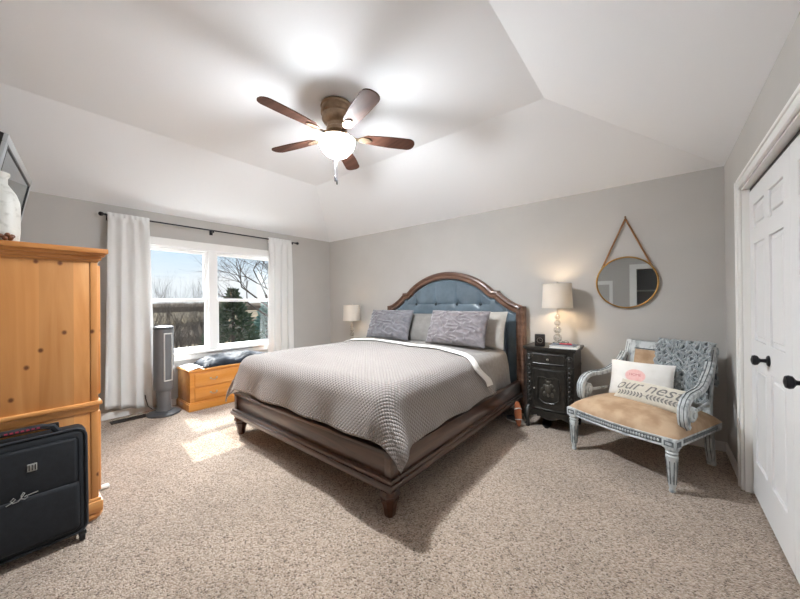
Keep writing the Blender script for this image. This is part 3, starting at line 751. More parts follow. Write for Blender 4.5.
def lamp(label, loc, group, watt):
    t = thing('table_lamp', label, 'lamp', loc, 0, group)
    b = MB(); b.box(-.055, .055, -.055, .055, 0, .022, .004); b.box(-.04, .04, -.04, .04, .022, .034, .003); b.build('base', 'crystal_edge', t)
    z = .034
    for r in (.043, .038, .033, .028):
        b = MB(); b.sph((0, 0, z + r), r, 20); b.build('glass_ball', 'crystal', t)
        b = MB(); b.lathe([(.016, 0), (.019, .004), (.016, .008)], (0, 0, z + 2 * r - .003), 14); b.build('collar', 'nickel', t); z += 2 * r + .003
    b = MB(); b.cyl((0, 0, .03), (0, 0, z), .004); b.cyl((0, 0, z), (0, 0, .50), .006); b.build('stem', 'nickel', t)
    b = MB(); b.lathe([(.004, .645), (.01, .65), (.011, .66), (.004, .672)], (0, 0, 0), 12); b.cyl((0, 0, .50), (0, 0, .645), .003); b.build('finial', 'nickel', t)
    z0, z1, r0, r1 = .395, .645, .147, .138
    b = MB(); n = 40
    for (ra, rb) in ((r0, r1), (r0 - .003, r1 - .003)):
        b.grid(lambda u, v: ((ra + (rb - ra) * v) * math.cos(2 * PI * u), (ra + (rb - ra) * v) * math.sin(2 * PI * u), z0 + (z1 - z0) * v), n, 3)
    sh = b.build('lamp_shade', 'shade', t)
    b = MB(); b.tube([(r1 * math.cos(a), r1 * math.sin(a), z1) for a in [2 * PI * i / n for i in range(n)]], .0035, 6, True); b.build('shade_ring', 'cream_cloth', sh); b = MB(); b.tube([(r0 * math.cos(a), r0 * math.sin(a), z0) for a in [2 * PI * i / n for i in range(n)]], .0035, 6, True)
    b.build('shade_ring', 'cream_cloth', sh); b = MB()
    for a in (0, 2 * PI / 3, 4 * PI / 3): b.cyl((0, 0, z1 - .02), (r1 * math.cos(a), r1 * math.sin(a), z1 - .004), .002, n=6)
    b.build('shade_spider', 'nickel', sh)
    b = MB(); b.sph((0, 0, .545), .03, 14, (1, 1, 1.25)); b.lathe([(.016, .49), (.016, .515)], n=12); b.build('bulb', 'bulb', t)
    if watt:
        ld = bpy.data.lights.new('lamp_light', 'POINT'); ld.energy = watt; ld.color = (1, .76, .5); ld.shadow_soft_size = .035
        lo_ = bpy.data.objects.new('lamp_light', ld); COL.objects.link(lo_); lo_.parent = t; lo_.location = (0, 0, .50)
    return t
lamp('table lamp with stacked glass balls beside the stack of books', (-.835, 3.66, NSH), 'bedside lamps', LAMP_WATT)
lamp('table lamp at the far side of the bed near the window corner', (-3.98, 3.62, .60), 'bedside lamps', LAMP_WATT * .2)

# books, glasses, clock
bk = thing('book', 'thick white paperback at the bottom of the nightstand stack', 'book', (-.735, 3.50, NSH), math.radians(2), 'books on the nightstand')
def book(t, w, d, h, cov):
    b = MB(); b.box(-w / 2 + .004, w / 2 - .004, -d / 2 + .004, d / 2 - .002, .003, h - .003); b.build('pages', 'paper', t, False)
    b = MB(); b.box(-w / 2, w / 2, -d / 2, d / 2, 0, .003); b.box(-w / 2, w / 2, -d / 2, d / 2, h - .003, h); b.box(-w / 2, w / 2, d / 2 - .003, d / 2, 0, h); b.build('cover', cov, t, False)
book(bk, .25, .17, .022, 'book_white')
bk = thing('book', 'thin blue covered book lying on the white paperback', 'book', (-.742, 3.505, NSH + .0222), math.radians(-3), 'books on the nightstand'); book(bk, .21, .15, .012, 'book_blue')
b = MB(); b.cyl((-.055, 0, .007), (.055, 0, .007), .007, n=10); b.box(.02, .05, -.003, .003, .011, .016); tag(b.build('marker_pen', 'redpen'), 'red marker pen lying on top of the blue book', 'pen').location = (-.72, 3.475, NSH + .0344)
gl = thing('eyeglasses', 'dark folded eyeglasses resting on top of the blue book', 'glasses', (-.757, 3.545, NSH + .0344))
b = MB()
for sx in (-1, 1): b.tube([(sx * .028 + .022 * math.cos(a), 0, .017 + .015 * math.sin(a)) for a in [2 * PI * i / 14 for i in range(14)]], .002, 5, True)
b.tube([(-.006, 0, .02), (0, 0, .023), (.006, 0, .02)], .002, 5); b.build('frame', 'black_plastic', gl)
b = MB(); b.tube([(-.05, 0, .02), (-.045, .02, .01), (.045, .025, .004)], .002, 5); b.build('temple', 'black_plastic', gl)
b = MB(); b.tube([(.05, 0, .02), (.045, .026, .014), (-.045, .031, .006)], .002, 5); b.build('temple', 'black_plastic', gl)
ck = thing('alarm_clock', 'small square black alarm clock standing near the bed edge of the nightstand', 'clock', (-.968, 3.50, NSH), math.radians(14))
b = MB(); b.box(-.05, .05, -.03, .03, 0, .125, .008); b.build('case', 'black_plastic', ck)
b = MB(); b.box(-.04, .04, -.032, -.029, .016, .108, .002); fc = b.build('face', 'clock', ck)
b = MB(); b.tube([(.026 * math.cos(a), -.033, .062 + .026 * math.sin(a)) for a in [2 * PI * i / 20 for i in range(20)]], .0018, 5, True); b.box(-.001, .001, -.0345, -.0325, .06, .082); b.box(-.0, .018, -.0345, -.0325, .061, .063); b.build('dial', 'nickel', fc)

# ------------------------------------------------------------------ round mirror on a rope
mr = thing('round_mirror', 'round brass framed mirror hanging by a rope above the settee', 'mirror', (-.25, YB, 1.475))
R = .247
b = MB(); RX = Matrix.Rotation(PI / 2, 3, 'X')
b.lathe([(R - .002, .006), (R + .002, .003), (R + .008, .008), (R + .008, .026), (R, .03), (R - .006, .026), (R - .006, .018)], (0, 0, 0), 64, RX, cap=False); mf = b.build('frame', 'brass', mr)
b = MB(); b.lathe([(R - .004, .016), (R - .004, .018)], (0, 0, 0), 64, RX); b.build('glass', 'mirror', mr)
b = MB()
for sx in (-1, 1): b.tube([(sx * .2, -.018, .152), (sx * .1, -.018, .39), (0, -.016, .628)], .008, 8)
b.build('rope', 'rope', mr)
b = MB(); b.cyl((0, 0, .635), (0, -.03, .64), .006); b.sph((0, -.03, .642), .01, 10); b.build('hook', 'bronze', mr)
for sx in (-1, 1):
    b = MB(); b.sph((sx * .197, -.018, .157), .012, 10); b.build('rope_ring', 'bronze', mr)

# ------------------------------------------------------------------ settee in the corner
st = thing('settee', 'whitewashed carved settee with burlap seat and scrolled arms in the corner', 'settee', (-.132, 3.282, 0), math.radians(-24.3))
AW, AD = .355, .325
for sx in (-1, 1):
    b = MB(); b.mi = 0
    b.lathe([(.017, 0), (.02, .012), (.016, .02), (.018, .035), (.022, .05), (.033, .22), (.036, .245), (.03, .255), (.037, .268), (.03, .28), (.04, .29), (.04, .302)], (sx * AW, -AD, 0), 16)
    b.box(sx * AW - .04, sx * AW + .04, -AD - .04, -AD + .04, .30, .367, .004)
    b.mi = 1
    for k in range(8):
        a = 2 * PI * k / 8; ca, sa = math.cos(a), math.sin(a)
        b.tube([(sx * AW + (.0225) * ca, -AD + .0225 * sa, .06), (sx * AW + .0325 * ca, -AD + .0325 * sa, .215)], .0034, 5)
    b.box(sx * AW - .028, sx * AW + .028, -AD - .042, -AD - .039, .316, .352); x_ = sx * AW + sx * .0405; b.box(x_ - .0015, x_ + .0015, -AD - .028, -AD + .028, .316, .352)
    b.mi = 0; b.box(sx * AW - .018, sx * AW + .018, -AD - .046, -AD - .041, .326, .342, .002)
    b.build('leg', ['whitewash', 'greywash'], st)
    b = MB()
    b.prism([(AD - .028, .365), (AD + .028, .365), (AD + .045, .15), (AD + .07, 0), (AD + .035, 0), (AD - .005, .15)], 'x', sx * (AW - .04) - .024, sx * (AW - .04) + .024)
    b.mi = 1
    for dx in (-.011, .011):
        b.tube([(sx * (AW - .04) + dx, AD - .026 + .0, .33), (sx * (AW - .04) + dx, AD - .006, .15), (sx * (AW - .04) + dx, AD + .03, .03)], .003, 5)
    b.build('leg', ['whitewash', 'greywash'], st)
b = MB()
b.mi = 0
def bowf(x): return -AD - .012 - .045 * (1 - (x / AW) ** 2)
xs = [-AW + 2 * AW * i / 20 for i in range(21)]
b.prism([(x, bowf(x) - .006) for x in xs] + [(x, bowf(x) + .04) for x in reversed(xs)], 'z', .303, .367)
for sx in (-1, 1): a0, a1 = sorted((sx * (AW - .012), sx * (AW + .032))); b.box(a0, a1, -AD + .03, AD + .03, .305, .367, .004)
b.box(-AW, AW, AD - .01, AD + .03, .305, .367, .004)
b.tube([(x, bowf(x) - .008, .362) for x in xs], .005, 6); b.tube([(x, bowf(x) - .008, .308) for x in xs], .005, 6)
b.mi = 1; b.prism([(x * .87, bowf(x * .87) - .008) for x in xs] + [(x * .87, bowf(x * .87)) for x in reversed(xs)], 'z', .32, .352)
for sx in (-1, 1): x_ = sx * (AW + .033); b.box(x_ - .0015, x_ + .0015, -AD + .08, AD - .05, .324, .348)
b.mi = 0
for i in range(34):
    x = -.29 + .58 * i / 33; b.sph((x, bowf(x) - .009, .336), .010, 8, (.75, .6, 1.1))
b.build('seat_frame', ['whitewash', 'greywash'], st)
b = MB()
def cush(u, v):
    x, y = 2 * u - 1, 2 * v - 1
    X = x * (AW + .038); yf = bowf(max(-AW, min(AW, X))) - .004; Y = yf + (AD + .02 - yf) * v
    e = (1 - abs(x) ** 5) ** .5 * (1 - abs(y) ** 5) ** .5
    return (X, Y, .366 + .085 * e + .035 * (1 - x * x) * (1 - y * y) * 1.0)
b.grid(cush, 40, 40); b.grid(lambda u, v: (cush(u, v)[0], cush(u, v)[1], .3655), 40, 8); b.build('seat_cushion', 'burlap', st)
lean = .13
BW = .305
def bk_(x, z): return (x, AD + .0 + lean * sm(.3, 1.0, z) * (z - .36) / .58 + .02, z)
for sx in (-1, 1):
    b = MB(); X = sx * BW
    b.strap([bk_(X, z) for z in (.36, .5, .65, .8, .88, .915)], .05, .045)
    b.mi = 1
    for dx in (-.010, .010): b.tube([(X + dx, bk_(X, z)[1] - .023, z) for z in (.47, .6, .75, .90)], .003, 5)
    b.build('back_post', ['whitewash', 'greywash'], st)
b = MB()
def brect(b, x0, x1, z0, z1, th=.02, off=0.):
    P = [bk_(x0, z0), bk_(x1, z0), bk_(x1, z1), bk_(x0, z1)]; v = [(p[0], p[1] - th - off, p[2]) for p in P] + [(p[0], p[1] + th - off, p[2]) for p in P]
    b._add(v, [(0, 1, 2, 3), (7, 6, 5, 4), (0, 4, 5, 1), (1, 5, 6, 2), (2, 6, 7, 3), (3, 7, 4, 0)])
brect(b, -BW, BW, .84, .915, .021); brect(b, -BW, BW, .46, .51, .018); brect(b, -BW, BW, .885, .915, .03)
brect(b, -.29, -.245, .5, .85, .018); brect(b, .245, .29, .5, .85, .018)
b.mi = 1; brect(b, -.24, .24, .842, .852, .0225)
b.build('back_frame', ['whitewash', 'greywash'], st)
b = MB(); brect(b, -.26, .26, .5, .85, .012); b.build('back_panel', 'burlap', st)
for sx in (-1, 1):
    X = sx * (AW + .015); XB = sx * (BW + .012)
    path = [(XB, AD + .055, .80), (XB + sx * .004, AD - .0, .735), (XB + sx * .012, AD - .08, .685), (XB + sx * .028, AD - .18, .645), (X - sx * .012, .04, .63), (X, -.05, .632), (X, -.12, .622), (X, -.170, .592), (X, -.200, .548), (X, -.204, .49), (X, -.192, .44), (X, -.165, .412)]
    b = MB(); b.strap(path, .058, [.04, .045, .045, .042, .04, .04, .042, .045, .048, .048, .042, .032])
    b.mi = 1
    for dx in (-.012, .012):
        pr = [Vector(p) + Vector((dx, 0, 0)) for p in path]
        pp = []
        for i, p in enumerate(pr):
            d_ = (pr[min(i + 1, len(pr) - 1)] - pr[max(i - 1, 0)]).normalized(); nn = Vector((1, 0, 0)).cross(d_)
            if nn.z < 0 and i < 7: nn = -nn
            pp.append(p - Vector((1, 0, 0)).cross(d_) * .0225)
        b.tube(pp, .0035, 5)
        b.tube([2 * Vector(p) - q_ for p, q_ in zip(pr, pp)], .0035, 5)
    b.mi = 0
    b.lathe([(.046, -.036), (.054, -.030), (.054, .030), (.046, .036)], (X, -.135, .505), 20, Matrix.Rotation(PI / 2, 3, 'Y'))
    b.lathe([(.024, -.046), (.03, -.03), (.03, .03), (.024, .046)], (X, -.135, .505), 16, Matrix.Rotation(PI / 2, 3, 'Y'))
    b.cyl((X, -.12, .49), (XB, .31, .49), .013, n=10)
    b.cyl((X, -.14, .42), (X, -.14, .48), .017, n=10)
    b.build('armrest', ['whitewash', 'greywash'], st)

SM = Matrix.Translation((-.132, 3.282, 0)) @ Matrix.Rotation(math.radians(-24.3), 4, 'Z')
# knitted throw over the back
TL = .46
def thr(x, s_, off=0.):
    """point on the hanging cloth: x across, s_ metres up from the lower hem, off outwards"""
    if s_ < TL: z = .475 + s_ * .93; p = Vector(bk_(x, z)); p.y -= .03 + .014 * sm(TL - .08, TL, s_); n_ = Vector((0, -1, .15))
    else:
        a_ = min((s_ - TL) / .09, 1.) * PI; p = Vector(bk_(x, .915)); p.y += -.008 - .038 * math.cos(a_); p.z = .905 + .028 * math.sin(a_) - max(0, s_ - TL - .09); n_ = Vector((0, -math.cos(a_), math.sin(a_)))
    return tuple(p + n_.normalized() * off)
TX0, TX1, TS = -.07, .318, TL + .40
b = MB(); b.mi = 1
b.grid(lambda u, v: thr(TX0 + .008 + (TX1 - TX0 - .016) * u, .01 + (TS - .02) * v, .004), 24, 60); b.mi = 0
def strand(x0, sl, ph):
    pts = []
    for i in range(100):
        s_ = TS * i / 99; x = x0 + sl * s_ + .010 * math.sin(s_ * 55 + ph)
        if TX0 <= x <= TX1: pts.append(thr(x, s_ + .006 * math.sin(x * 60 + ph), .012 + .007 * math.sin(s_ * 75 + ph + x * 40)))
        else:
            if len(pts) > 3: b.tube(pts, .0088, 5)
            pts = []
    if len(pts) > 3: b.tube(pts, .0088, 5)
for i in range(32):
    strand(-.62 + .034 * i, .62, i * 2.4); strand(-.08 + .034 * i, -.62, i * 1.7 + 1)
for i in range(9): 
    x = TX0 + .02 + (TX1 - TX0 - .04) * i / 8; strand(x, .0, i * 3.1)
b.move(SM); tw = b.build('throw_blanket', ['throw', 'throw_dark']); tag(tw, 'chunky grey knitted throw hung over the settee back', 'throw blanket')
centre(tw)

def on_pillow(parent, R, surf, w, h, mesh_bm, mat, name):
    """lay a flat shape (x,y on the pillow front) onto its curved front"""
    for v in mesh_bm.verts:
        u = (v.co.x / (w / 2) + 1) / 2; t_ = (v.co.y / (h / 2) + 1) / 2
        p = surf(min(max(u, .01), .99), min(max(t_, .01), .99)); v.co = R @ Vector((v.co.x, v.co.y, p.z + .0025))
    me = bpy.data.meshes.new(name); mesh_bm.to_mesh(me); mesh_bm.free(); me.materials.append(M[mat])
    o = bpy.data.objects.new(name, me); COL.objects.link(o); o.parent = parent; return o
def text_bm(body, size, shear=.0, space=1.):
    cu_ = bpy.data.curves.new('t', 'FONT'); cu_.body = body; cu_.size = size; cu_.shear = shear; cu_.align_x = 'CENTER'; cu_.align_y = 'CENTER'; cu_.space_character = space; cu_.resolution_u = 3
    o = bpy.data.objects.new('t', cu_); COL.objects.link(o); dg = bpy.context.evaluated_depsgraph_get(); me = bpy.data.meshes.new_from_object(o.evaluated_get(dg))
    bm = bmesh.new(); bm.from_mesh(me); bpy.data.objects.remove(o); bpy.data.curves.remove(cu_); bpy.data.meshes.remove(me)
    bmesh.ops.triangulate(bm, faces=bm.faces[:]); bmesh.ops.subdivide_edges(bm, edges=[e for e in bm.edges if e.calc_length() > size * .15], cuts=2); return bm
rz0 = math.radians(-24.3)
pw_, ph_ = .46, .32
p1, R1, s1 = add_pillow('throw_pillow', 'white square throw pillow with a pink oval leaning on the settee back', 'white_cloth', tuple(SM @ Vector((-.075, .17, .605))), pw_, ph_, .12, math.radians(68), rz0 + math.radians(16), seed=21, group='settee pillows')
b = bmesh.new(); n = 40
rings_ = [[b.verts.new((-.0 + r * .072 * math.cos(2 * PI * k / n), -.0 + r * .056 * math.sin(2 * PI * k / n), 0)) for k in range(n)] for r in (.05, .35, .65, 1)]
for i in range(3):
    for k in range(n): b.faces.new((rings_[i][k], rings_[i + 1][k], rings_[i + 1][(k + 1) % n], rings_[i][(k + 1) % n]))
b.faces.new(rings_[0])
for v in b.verts: v.co.x -= .03; v.co.y += .02
o = on_pillow(p1, R1, s1, pw_, ph_, b, 'pink', 'printed_oval'); o['label'] = 'pale pink oval print'
b = text_bm('HOME', .03)
for v in b.verts: v.co.x -= .03; v.co.y += .028; 
o = on_pillow(p1, R1, s1, pw_, ph_, b, 'pink_dark', 'printed_word'); o.location = R1.to_3x3() @ Vector((0, 0, .002))
pw2, ph2 = .52, .20
p2, R2, s2 = add_pillow('lumbar_pillow', 'long cream lumbar pillow printed with grey lettering and leaves on the burlap seat', 'cream_cloth', tuple(SM @ Vector((.085, -.005, .540))), pw2, ph2, .10, math.radians(46), rz0 + math.radians(-3), seed=31, group='settee pillows')
b = text_bm('our nest', .14, shear=.35)
for v in b.verts: v.co.y += .028; v.co.x -= .03
on_pillow(p2, R2, s2, pw2, ph2, b, 'ink', 'printed_word')
b = bmesh.new()
def leaf(bm, x, y, a, l, w):
    c_, s_ = math.cos(a), math.sin(a); vs = []
    for t_, k in ((0, 0), (.35, 1), (.7, .8), (1, 0), (.7, -.8), (.35, -1)): vs.append(bm.verts.new((x + c_ * l * t_ - s_ * w * k, y + s_ * l * t_ + c_ * w * k, 0)))
    bm.faces.new(vs)
for i in range(17):
    x = -.20 + .40 * i / 16; d_ = -1 if x < 0 else 1
    leaf(b, x, -.048, (PI if d_ < 0 else 0) - d_ * .8 * -1, .030, .006); leaf(b, x, -.048, (PI if d_ < 0 else 0) + d_ * .8 * -1, .030, .006)
vs = [b.verts.new((-.21 + .42 * i / 30, -.048 + s_, 0)) for i in range(31) for s_ in (-.0015, .0015)]
for i in range(30): b.faces.new((vs[2 * i], vs[2 * i + 2], vs[2 * i + 3], vs[2 * i + 1]))
on_pillow(p2, R2, s2, pw2, ph2, b, 'ink', 'printed_laurel')

# ------------------------------------------------------------------ ceiling fan
FX, FY, FZ = -2.038, 1.706, 2.664
fan = thing('ceiling_fan', 'five blade ceiling fan with walnut blades and a glowing bowl light', 'ceiling fan', (FX, FY, ZC))
dz = ZC
def fl_(z): return z - dz
b = MB(); b.lathe([(.095, fl_(2.93)), (.125, fl_(2.92)), (.13, fl_(2.905)), (.122, fl_(2.895)), (.128, fl_(2.87)), (.128, fl_(2.845)), (.118, fl_(2.835)), (.12, fl_(2.80)), (.105, fl_(2.775)), (.08, fl_(2.76)), (.075, fl_(2.735)), (.085, fl_(2.725)), (.085, fl_(2.70)), (.07, fl_(2.685)), (.07, fl_(2.65)), (.11, fl_(2.645)), (.15, fl_(2.637)), (.152, fl_(2.628)), (.05, fl_(2.627))], n=32); b.build('motor_housing', 'bronze', fan)
b = MB(); b.lathe([(.142, fl_(2.632)), (.146, fl_(2.622)), (.138, fl_(2.59)), (.118, fl_(2.55)), (.085, fl_(2.518)), (.045, fl_(2.502)), (.012, fl_(2.498))], n=32)
bowl = b.build('light_bowl', 'bowl', fan); bowl['label'] = 'glowing frosted glass bowl'
b = MB(); b.lathe([(.013, fl_(2.50)), (.016, fl_(2.494)), (.01, fl_(2.484)), (.004, fl_(2.472))], n=12); b.build('finial', 'bronze', fan)
for dx_, z0 in ((-.012, 2.30), (.010, 2.27)):
    b = MB(); b.cyl((dx_, -.012, fl_(2.48)), (dx_, -.012, fl_(z0 + .04)), .0022, n=6); b.lathe([(.003, fl_(z0 + .045)), (.007, fl_(z0 + .035)), (.006, fl_(z0)), (.003, fl_(z0 - .004))], (dx_, -.012, 0), 8); b.build('pull_chain', ['black_metal'], fan)
for i in range(5):
    A = 4.70 + i * 2 * PI / 5; Rz = Matrix.Rotation(A, 4, 'Z'); Rp = Matrix.Translation((0, 0, fl_(2.668))) @ Matrix.Rotation(math.radians(-10), 4, 'X')
    b = MB(); out_ = []
    def hw_(t): return (.050 + .018 * sm(0, .6, t)) * (1 - max(0, (t - .86) / .14) ** 2.4) ** .5 * (.35 + .65 * sm(-.02, .10, t)) if t < 1 else .0
    ts = [0, .02, .05, .1, .2, .35, .5, .65, .8, .87, .92, .96, .985, .997]
    poly = [(.205 + .455 * t, hw_(t)) for t in ts] + [(.205 + .455 * t, -hw_(t)) for t in reversed(ts)]
    b.prism(poly, 'z', -.004, .004); b.move(Rz @ Rp)
    bl = b.build('fan_blade', 'blade', fan, False)
    b = MB(); b.prism([(.07, .014), (.17, .012), (.21, .036), (.255, .03), (.285, .010), (.285, -.010), (.255, -.03), (.21, -.036), (.17, -.012), (.07, -.014)], 'z', -.012, -.0045)
    for (x, y) in ((.215, .022), (.215, -.022), (.265, 0)): b.sph((x, y, -.012), .006, 8, (1, 1, .5))
    b.cyl((.06, 0, .012), (.12, 0, -.008), .012, n=8)
    b.move(Rz @ Rp); b.build('blade_bracket', 'bronze', bl)

ld = bpy.data.lights.new('fan_fill_spot', 'SPOT'); ld.energy = FAN_FILL_WATT; ld.color = FAN_COLOR; ld.shadow_soft_size = .03; ld.spot_size = math.radians(172); ld.spot_blend = 1.0  # added fill spot below the bowl, lights the room but not the ceiling
lo_ = bpy.data.objects.new('fan_fill_spot', ld); COL.objects.link(lo_); lo_.parent = fan; lo_.location = (0, 0, fl_(2.46))

# ------------------------------------------------------------------ curtains on their rod
RXD, RZ = XL + .09, 2.305
rod = thing('curtain_rod', 'thin dark metal curtain rod above the window', 'curtain rod', (RXD, 1.87, RZ))
b = MB(); b.cyl((0, .69 - 1.87, 0), (0, 3.06 - 1.87, 0), .0095, n=12); b.build('pole', 'black_metal', rod)
for y, s_ in ((.69, -1), (3.06, 1)):
    b = MB(); b.lathe([(.012, 0), (.014, .01), (.009, .016), (.02, .03), (.024, .045), (.018, .06), (.004, .066)], (0, y - 1.87, 0), 14, Matrix.Rotation(-s_ * PI / 2, 3, 'X')); b.build('finial', 'black_metal', rod)
for y in (.72, 1.79, 3.01):
    b = MB(); b.cyl((0, y - 1.87, -.012), (-.088, y - 1.87, -.012), .006, n=8); b.box(-.09, -.084, y - 1.89, y - 1.85, -.05, .02); b.cyl((0, y - 1.87, -.03), (0, y - 1.87, .0), .008, n=8); b.build('bracket', 'black_metal', rod)
def curtain(label, y0, y1, yb0, yb1, zb, nf, seed):
    b = MB()
    def fn(u, v):
        z = 2.335 - (2.335 - zb(u)) * v; yt = y0 + (y1 - y0) * u; yb = yb0 + (yb1 - yb0) * u; y = yt + (yb - yt) * v
        a = .009 + .014 * sm(0, .5, v)
        ph = u * nf * 2 * PI + 1.5 * nz(u * 3 + seed, v * .8) + seed
        x = RXD + .012 + a * math.sin(ph) + .014 * math.sin(u * 5 + seed + v * 2) * v + .012 * nz(u * 9, v * 3, seed)
        x += .012 * sm(.08, .02, v) * math.sin(u * nf * 7)
        x = max(x, XL + .028)
        if v < .04: x = RXD + .0135 + .004 * math.sin(u * nf * 14)
        return (x, y + .012 * math.cos(ph) * v, z)
    b.grid(fn, 110, 50)
    b.grid(lambda u, v: (RXD - .0135, y0 + (y1 - y0) * u, 2.335 - .09 * v), 30, 2)
    o = b.build('curtain', 'curtain'); md = o.modifiers.new('thick', 'SOLIDIFY'); md.thickness = .003; md.offset = 0
    tag(o, label, 'curtain', 'white curtains'); return centre(o)
curtain('white curtain panel hanging behind the tower heater', .70, 1.075, .655, 1.14, lambda u: .15 - .10 * u, 3.5, 1.)
curtain('white curtain panel hanging behind the bed near the room corner', 2.585, 2.985, 2.57, 3.01, lambda u: .16, 3.5, 4.)

# ------------------------------------------------------------------ armoire, tv, jar
AX1, AX0, AY1, AY0 = -2.674, -3.86, .345, -.40
ar = thing('armoire', 'tall honey pine armoire with knotty side panel and moulded cornice', 'armoire', ((AX0 + AX1) / 2, (AY0 + AY1) / 2, 0)); am = Matrix.Translation((-(AX0 + AX1) / 2, -(AY0 + AY1) / 2, 0))
def ap(b, name, mat, par=None): b.move(am); return b.build(name, mat, par or ar)
b = MB(); b.box(AX0, AX1 - .006, AY0, AY1, .09, 1.58); ap(b, 'carcass', 'pine')
b = MB(); b.box(AX1 - .008, AX1, AY0, AY1 - .035, .72, 1.575, .002); b.box(AX1 - .008, AX1, AY0, AY1 - .035, .10, .665, .002); ap(b, 'side_panel', 'pine')
b = MB(); b.box(AX1 - .03, AX1 + .002, AY1 - .032, AY1 + .002, .10, .665, .003); b.box(AX1 - .03, AX1 + .002, AY1 - .032, AY1 + .002, .72, 1.575, .003); ap(b, 'corner_post', 'pine')
b = MB()
for e, z0, z1 in ((.006, 1.565, 1.582), (.018, 1.578, 1.602), (.032, 1.60, 1.622), (.046, 1.618, 1.648)): b.box(AX0 - e, AX1 + e, AY0, AY1 + e, z0, z1, .006)
ap(b, 'cornice', 'pine_h')
b = MB(); b.box(AX0 - .006, AX1 + .006, AY0, AY1 + .006, .66, .70, .004); b.box(AX0 - .018, AX1 + .018, AY0, AY1 + .02, .695, .722, .009); ap(b, 'waist_moulding', 'pine_h')
b = MB(); b.box(AX0 - .02, AX1 + .02, AY0, AY1 + .02, .05, .115, .006); b.box(AX0 - .012, AX1 + .012, AY0, AY1 + .012, .112, .132, .006); ap(b, 'base_moulding', 'pine_h')
for x in (AX0 + .05, AX1 - .045):
    for y in (AY0 + .06, AY1 - .04):
        b = MB(); b.lathe([(.04, 0), (.058, .008), (.066, .025), (.06, .045), (.045, .054)], (x, y, 0), 20); ap(b, 'foot', 'pine_h')
xm = (AX0 + AX1) / 2
for x0, x1, s_ in ((AX0 + .05, xm - .003, 1), (xm + .003, AX1 - .05, -1)):
    for z0, z1 in ((.75, 1.55), (.15, .64)):
        b = MB(); b.box(x0, x1, AY1, AY1 + .02, z0, z1, .003); b.box(x0 + .07, x1 - .07, AY1 + .012, AY1 + .026, z0 + .07, z1 - .07, .006); dd = ap(b, 'door', 'pine')
        kx = x1 - .035 if s_ > 0 else x0 + .035
        b = MB(); b.sph((kx, AY1 + .036, (z0 + z1) / 2), .016, 12); b.cyl((kx, AY1 + .02, (z0 + z1) / 2), (kx, AY1 + .036, (z0 + z1) / 2), .008); ap(b, 'knob', 'pine_h', dd)

tv = thing('television', 'silver framed flat television tilted downwards above the pine armoire', 'tv', (-3.38, -.04, 1.715), math.radians(-7.0))
Rt = Matrix.Translation((0, 0, 0)) @ Matrix.Rotation(math.radians(-10), 4, 'X')
TW, TH = .49, .585
b = MB(); b.box(-TW, TW, -.055, -.012, 0, TH, .006); b.box(-.3, .3, -.085, -.05, .08, .45, .01); b.move(Rt); b.build('back_cover', 'tv_black', tv)
b = MB(); bz = .05
b.box(-TW, TW, -.014, .004, TH - bz, TH, .003); b.box(-TW, TW, -.014, .004, 0, bz + .02, .003); b.box(-TW, -TW + bz, -.014, .004, bz, TH - bz, .003); b.box(TW - bz, TW, -.014, .004, bz, TH - bz, .003); b.move(Rt); b.build('bezel', 'tv_frame', tv)
b = MB(); k = .012
b.box(-TW + bz, TW - bz, -.012, .0045, TH - bz - k, TH - bz); b.box(-TW + bz, -TW + bz + k, -.012, .0045, bz + .02, TH - bz); b.box(TW - bz - k, TW - bz, -.012, .0045, bz + .02, TH - bz); b.box(-TW + bz, TW - bz, -.012, .0045, bz + .02, bz + .02 + k); b.move(Rt); b.build('screen_border', 'tv_black', tv, False)
b = MB(); b.box(-TW + bz + k, TW - bz - k, -.013, -.001, bz + .02 + k, TH - bz - k); b.move(Rt); b.build('screen', 'tv_screen', tv, False)
b = MB(); b.box(-.08, .08, -.33, -.02, .24, .29, .008); b.box(-.12, .12, -.345, -.325, .15, .40, .006); b.build('wall_bracket', 'tv_black', tv)

jar = thing('ceramic_jar', 'tall crackled white ceramic bottle jar on the armoire edge', 'jar', (-2.735, -.035, 1.648))
b = MB(); b.lathe([(.068, 0), (.076, .01), (.08, .06), (.081, .19), (.078, .225), (.066, .265), (.045, .30), (.036, .315), (.036, .345), (.044, .36), (.044, .372), (.03, .374), (.028, .33)], n=28); b.build('body', 'ceramic', jar)
pc = thing('wooden_ornament', 'small brown beaded ornament lying in front of the white jar', 'ornament', (-2.655, -.01, 1.648))
b = MB()
for i in range(9):
    a = i * 2.4; b.sph((.011 * math.cos(a) * (1 + i % 2 * .4), .02 * math.sin(a) * 1.3, .012 + .003 * i * .8), .011, 8)
b.build('bead_cluster', 'copper', pc)

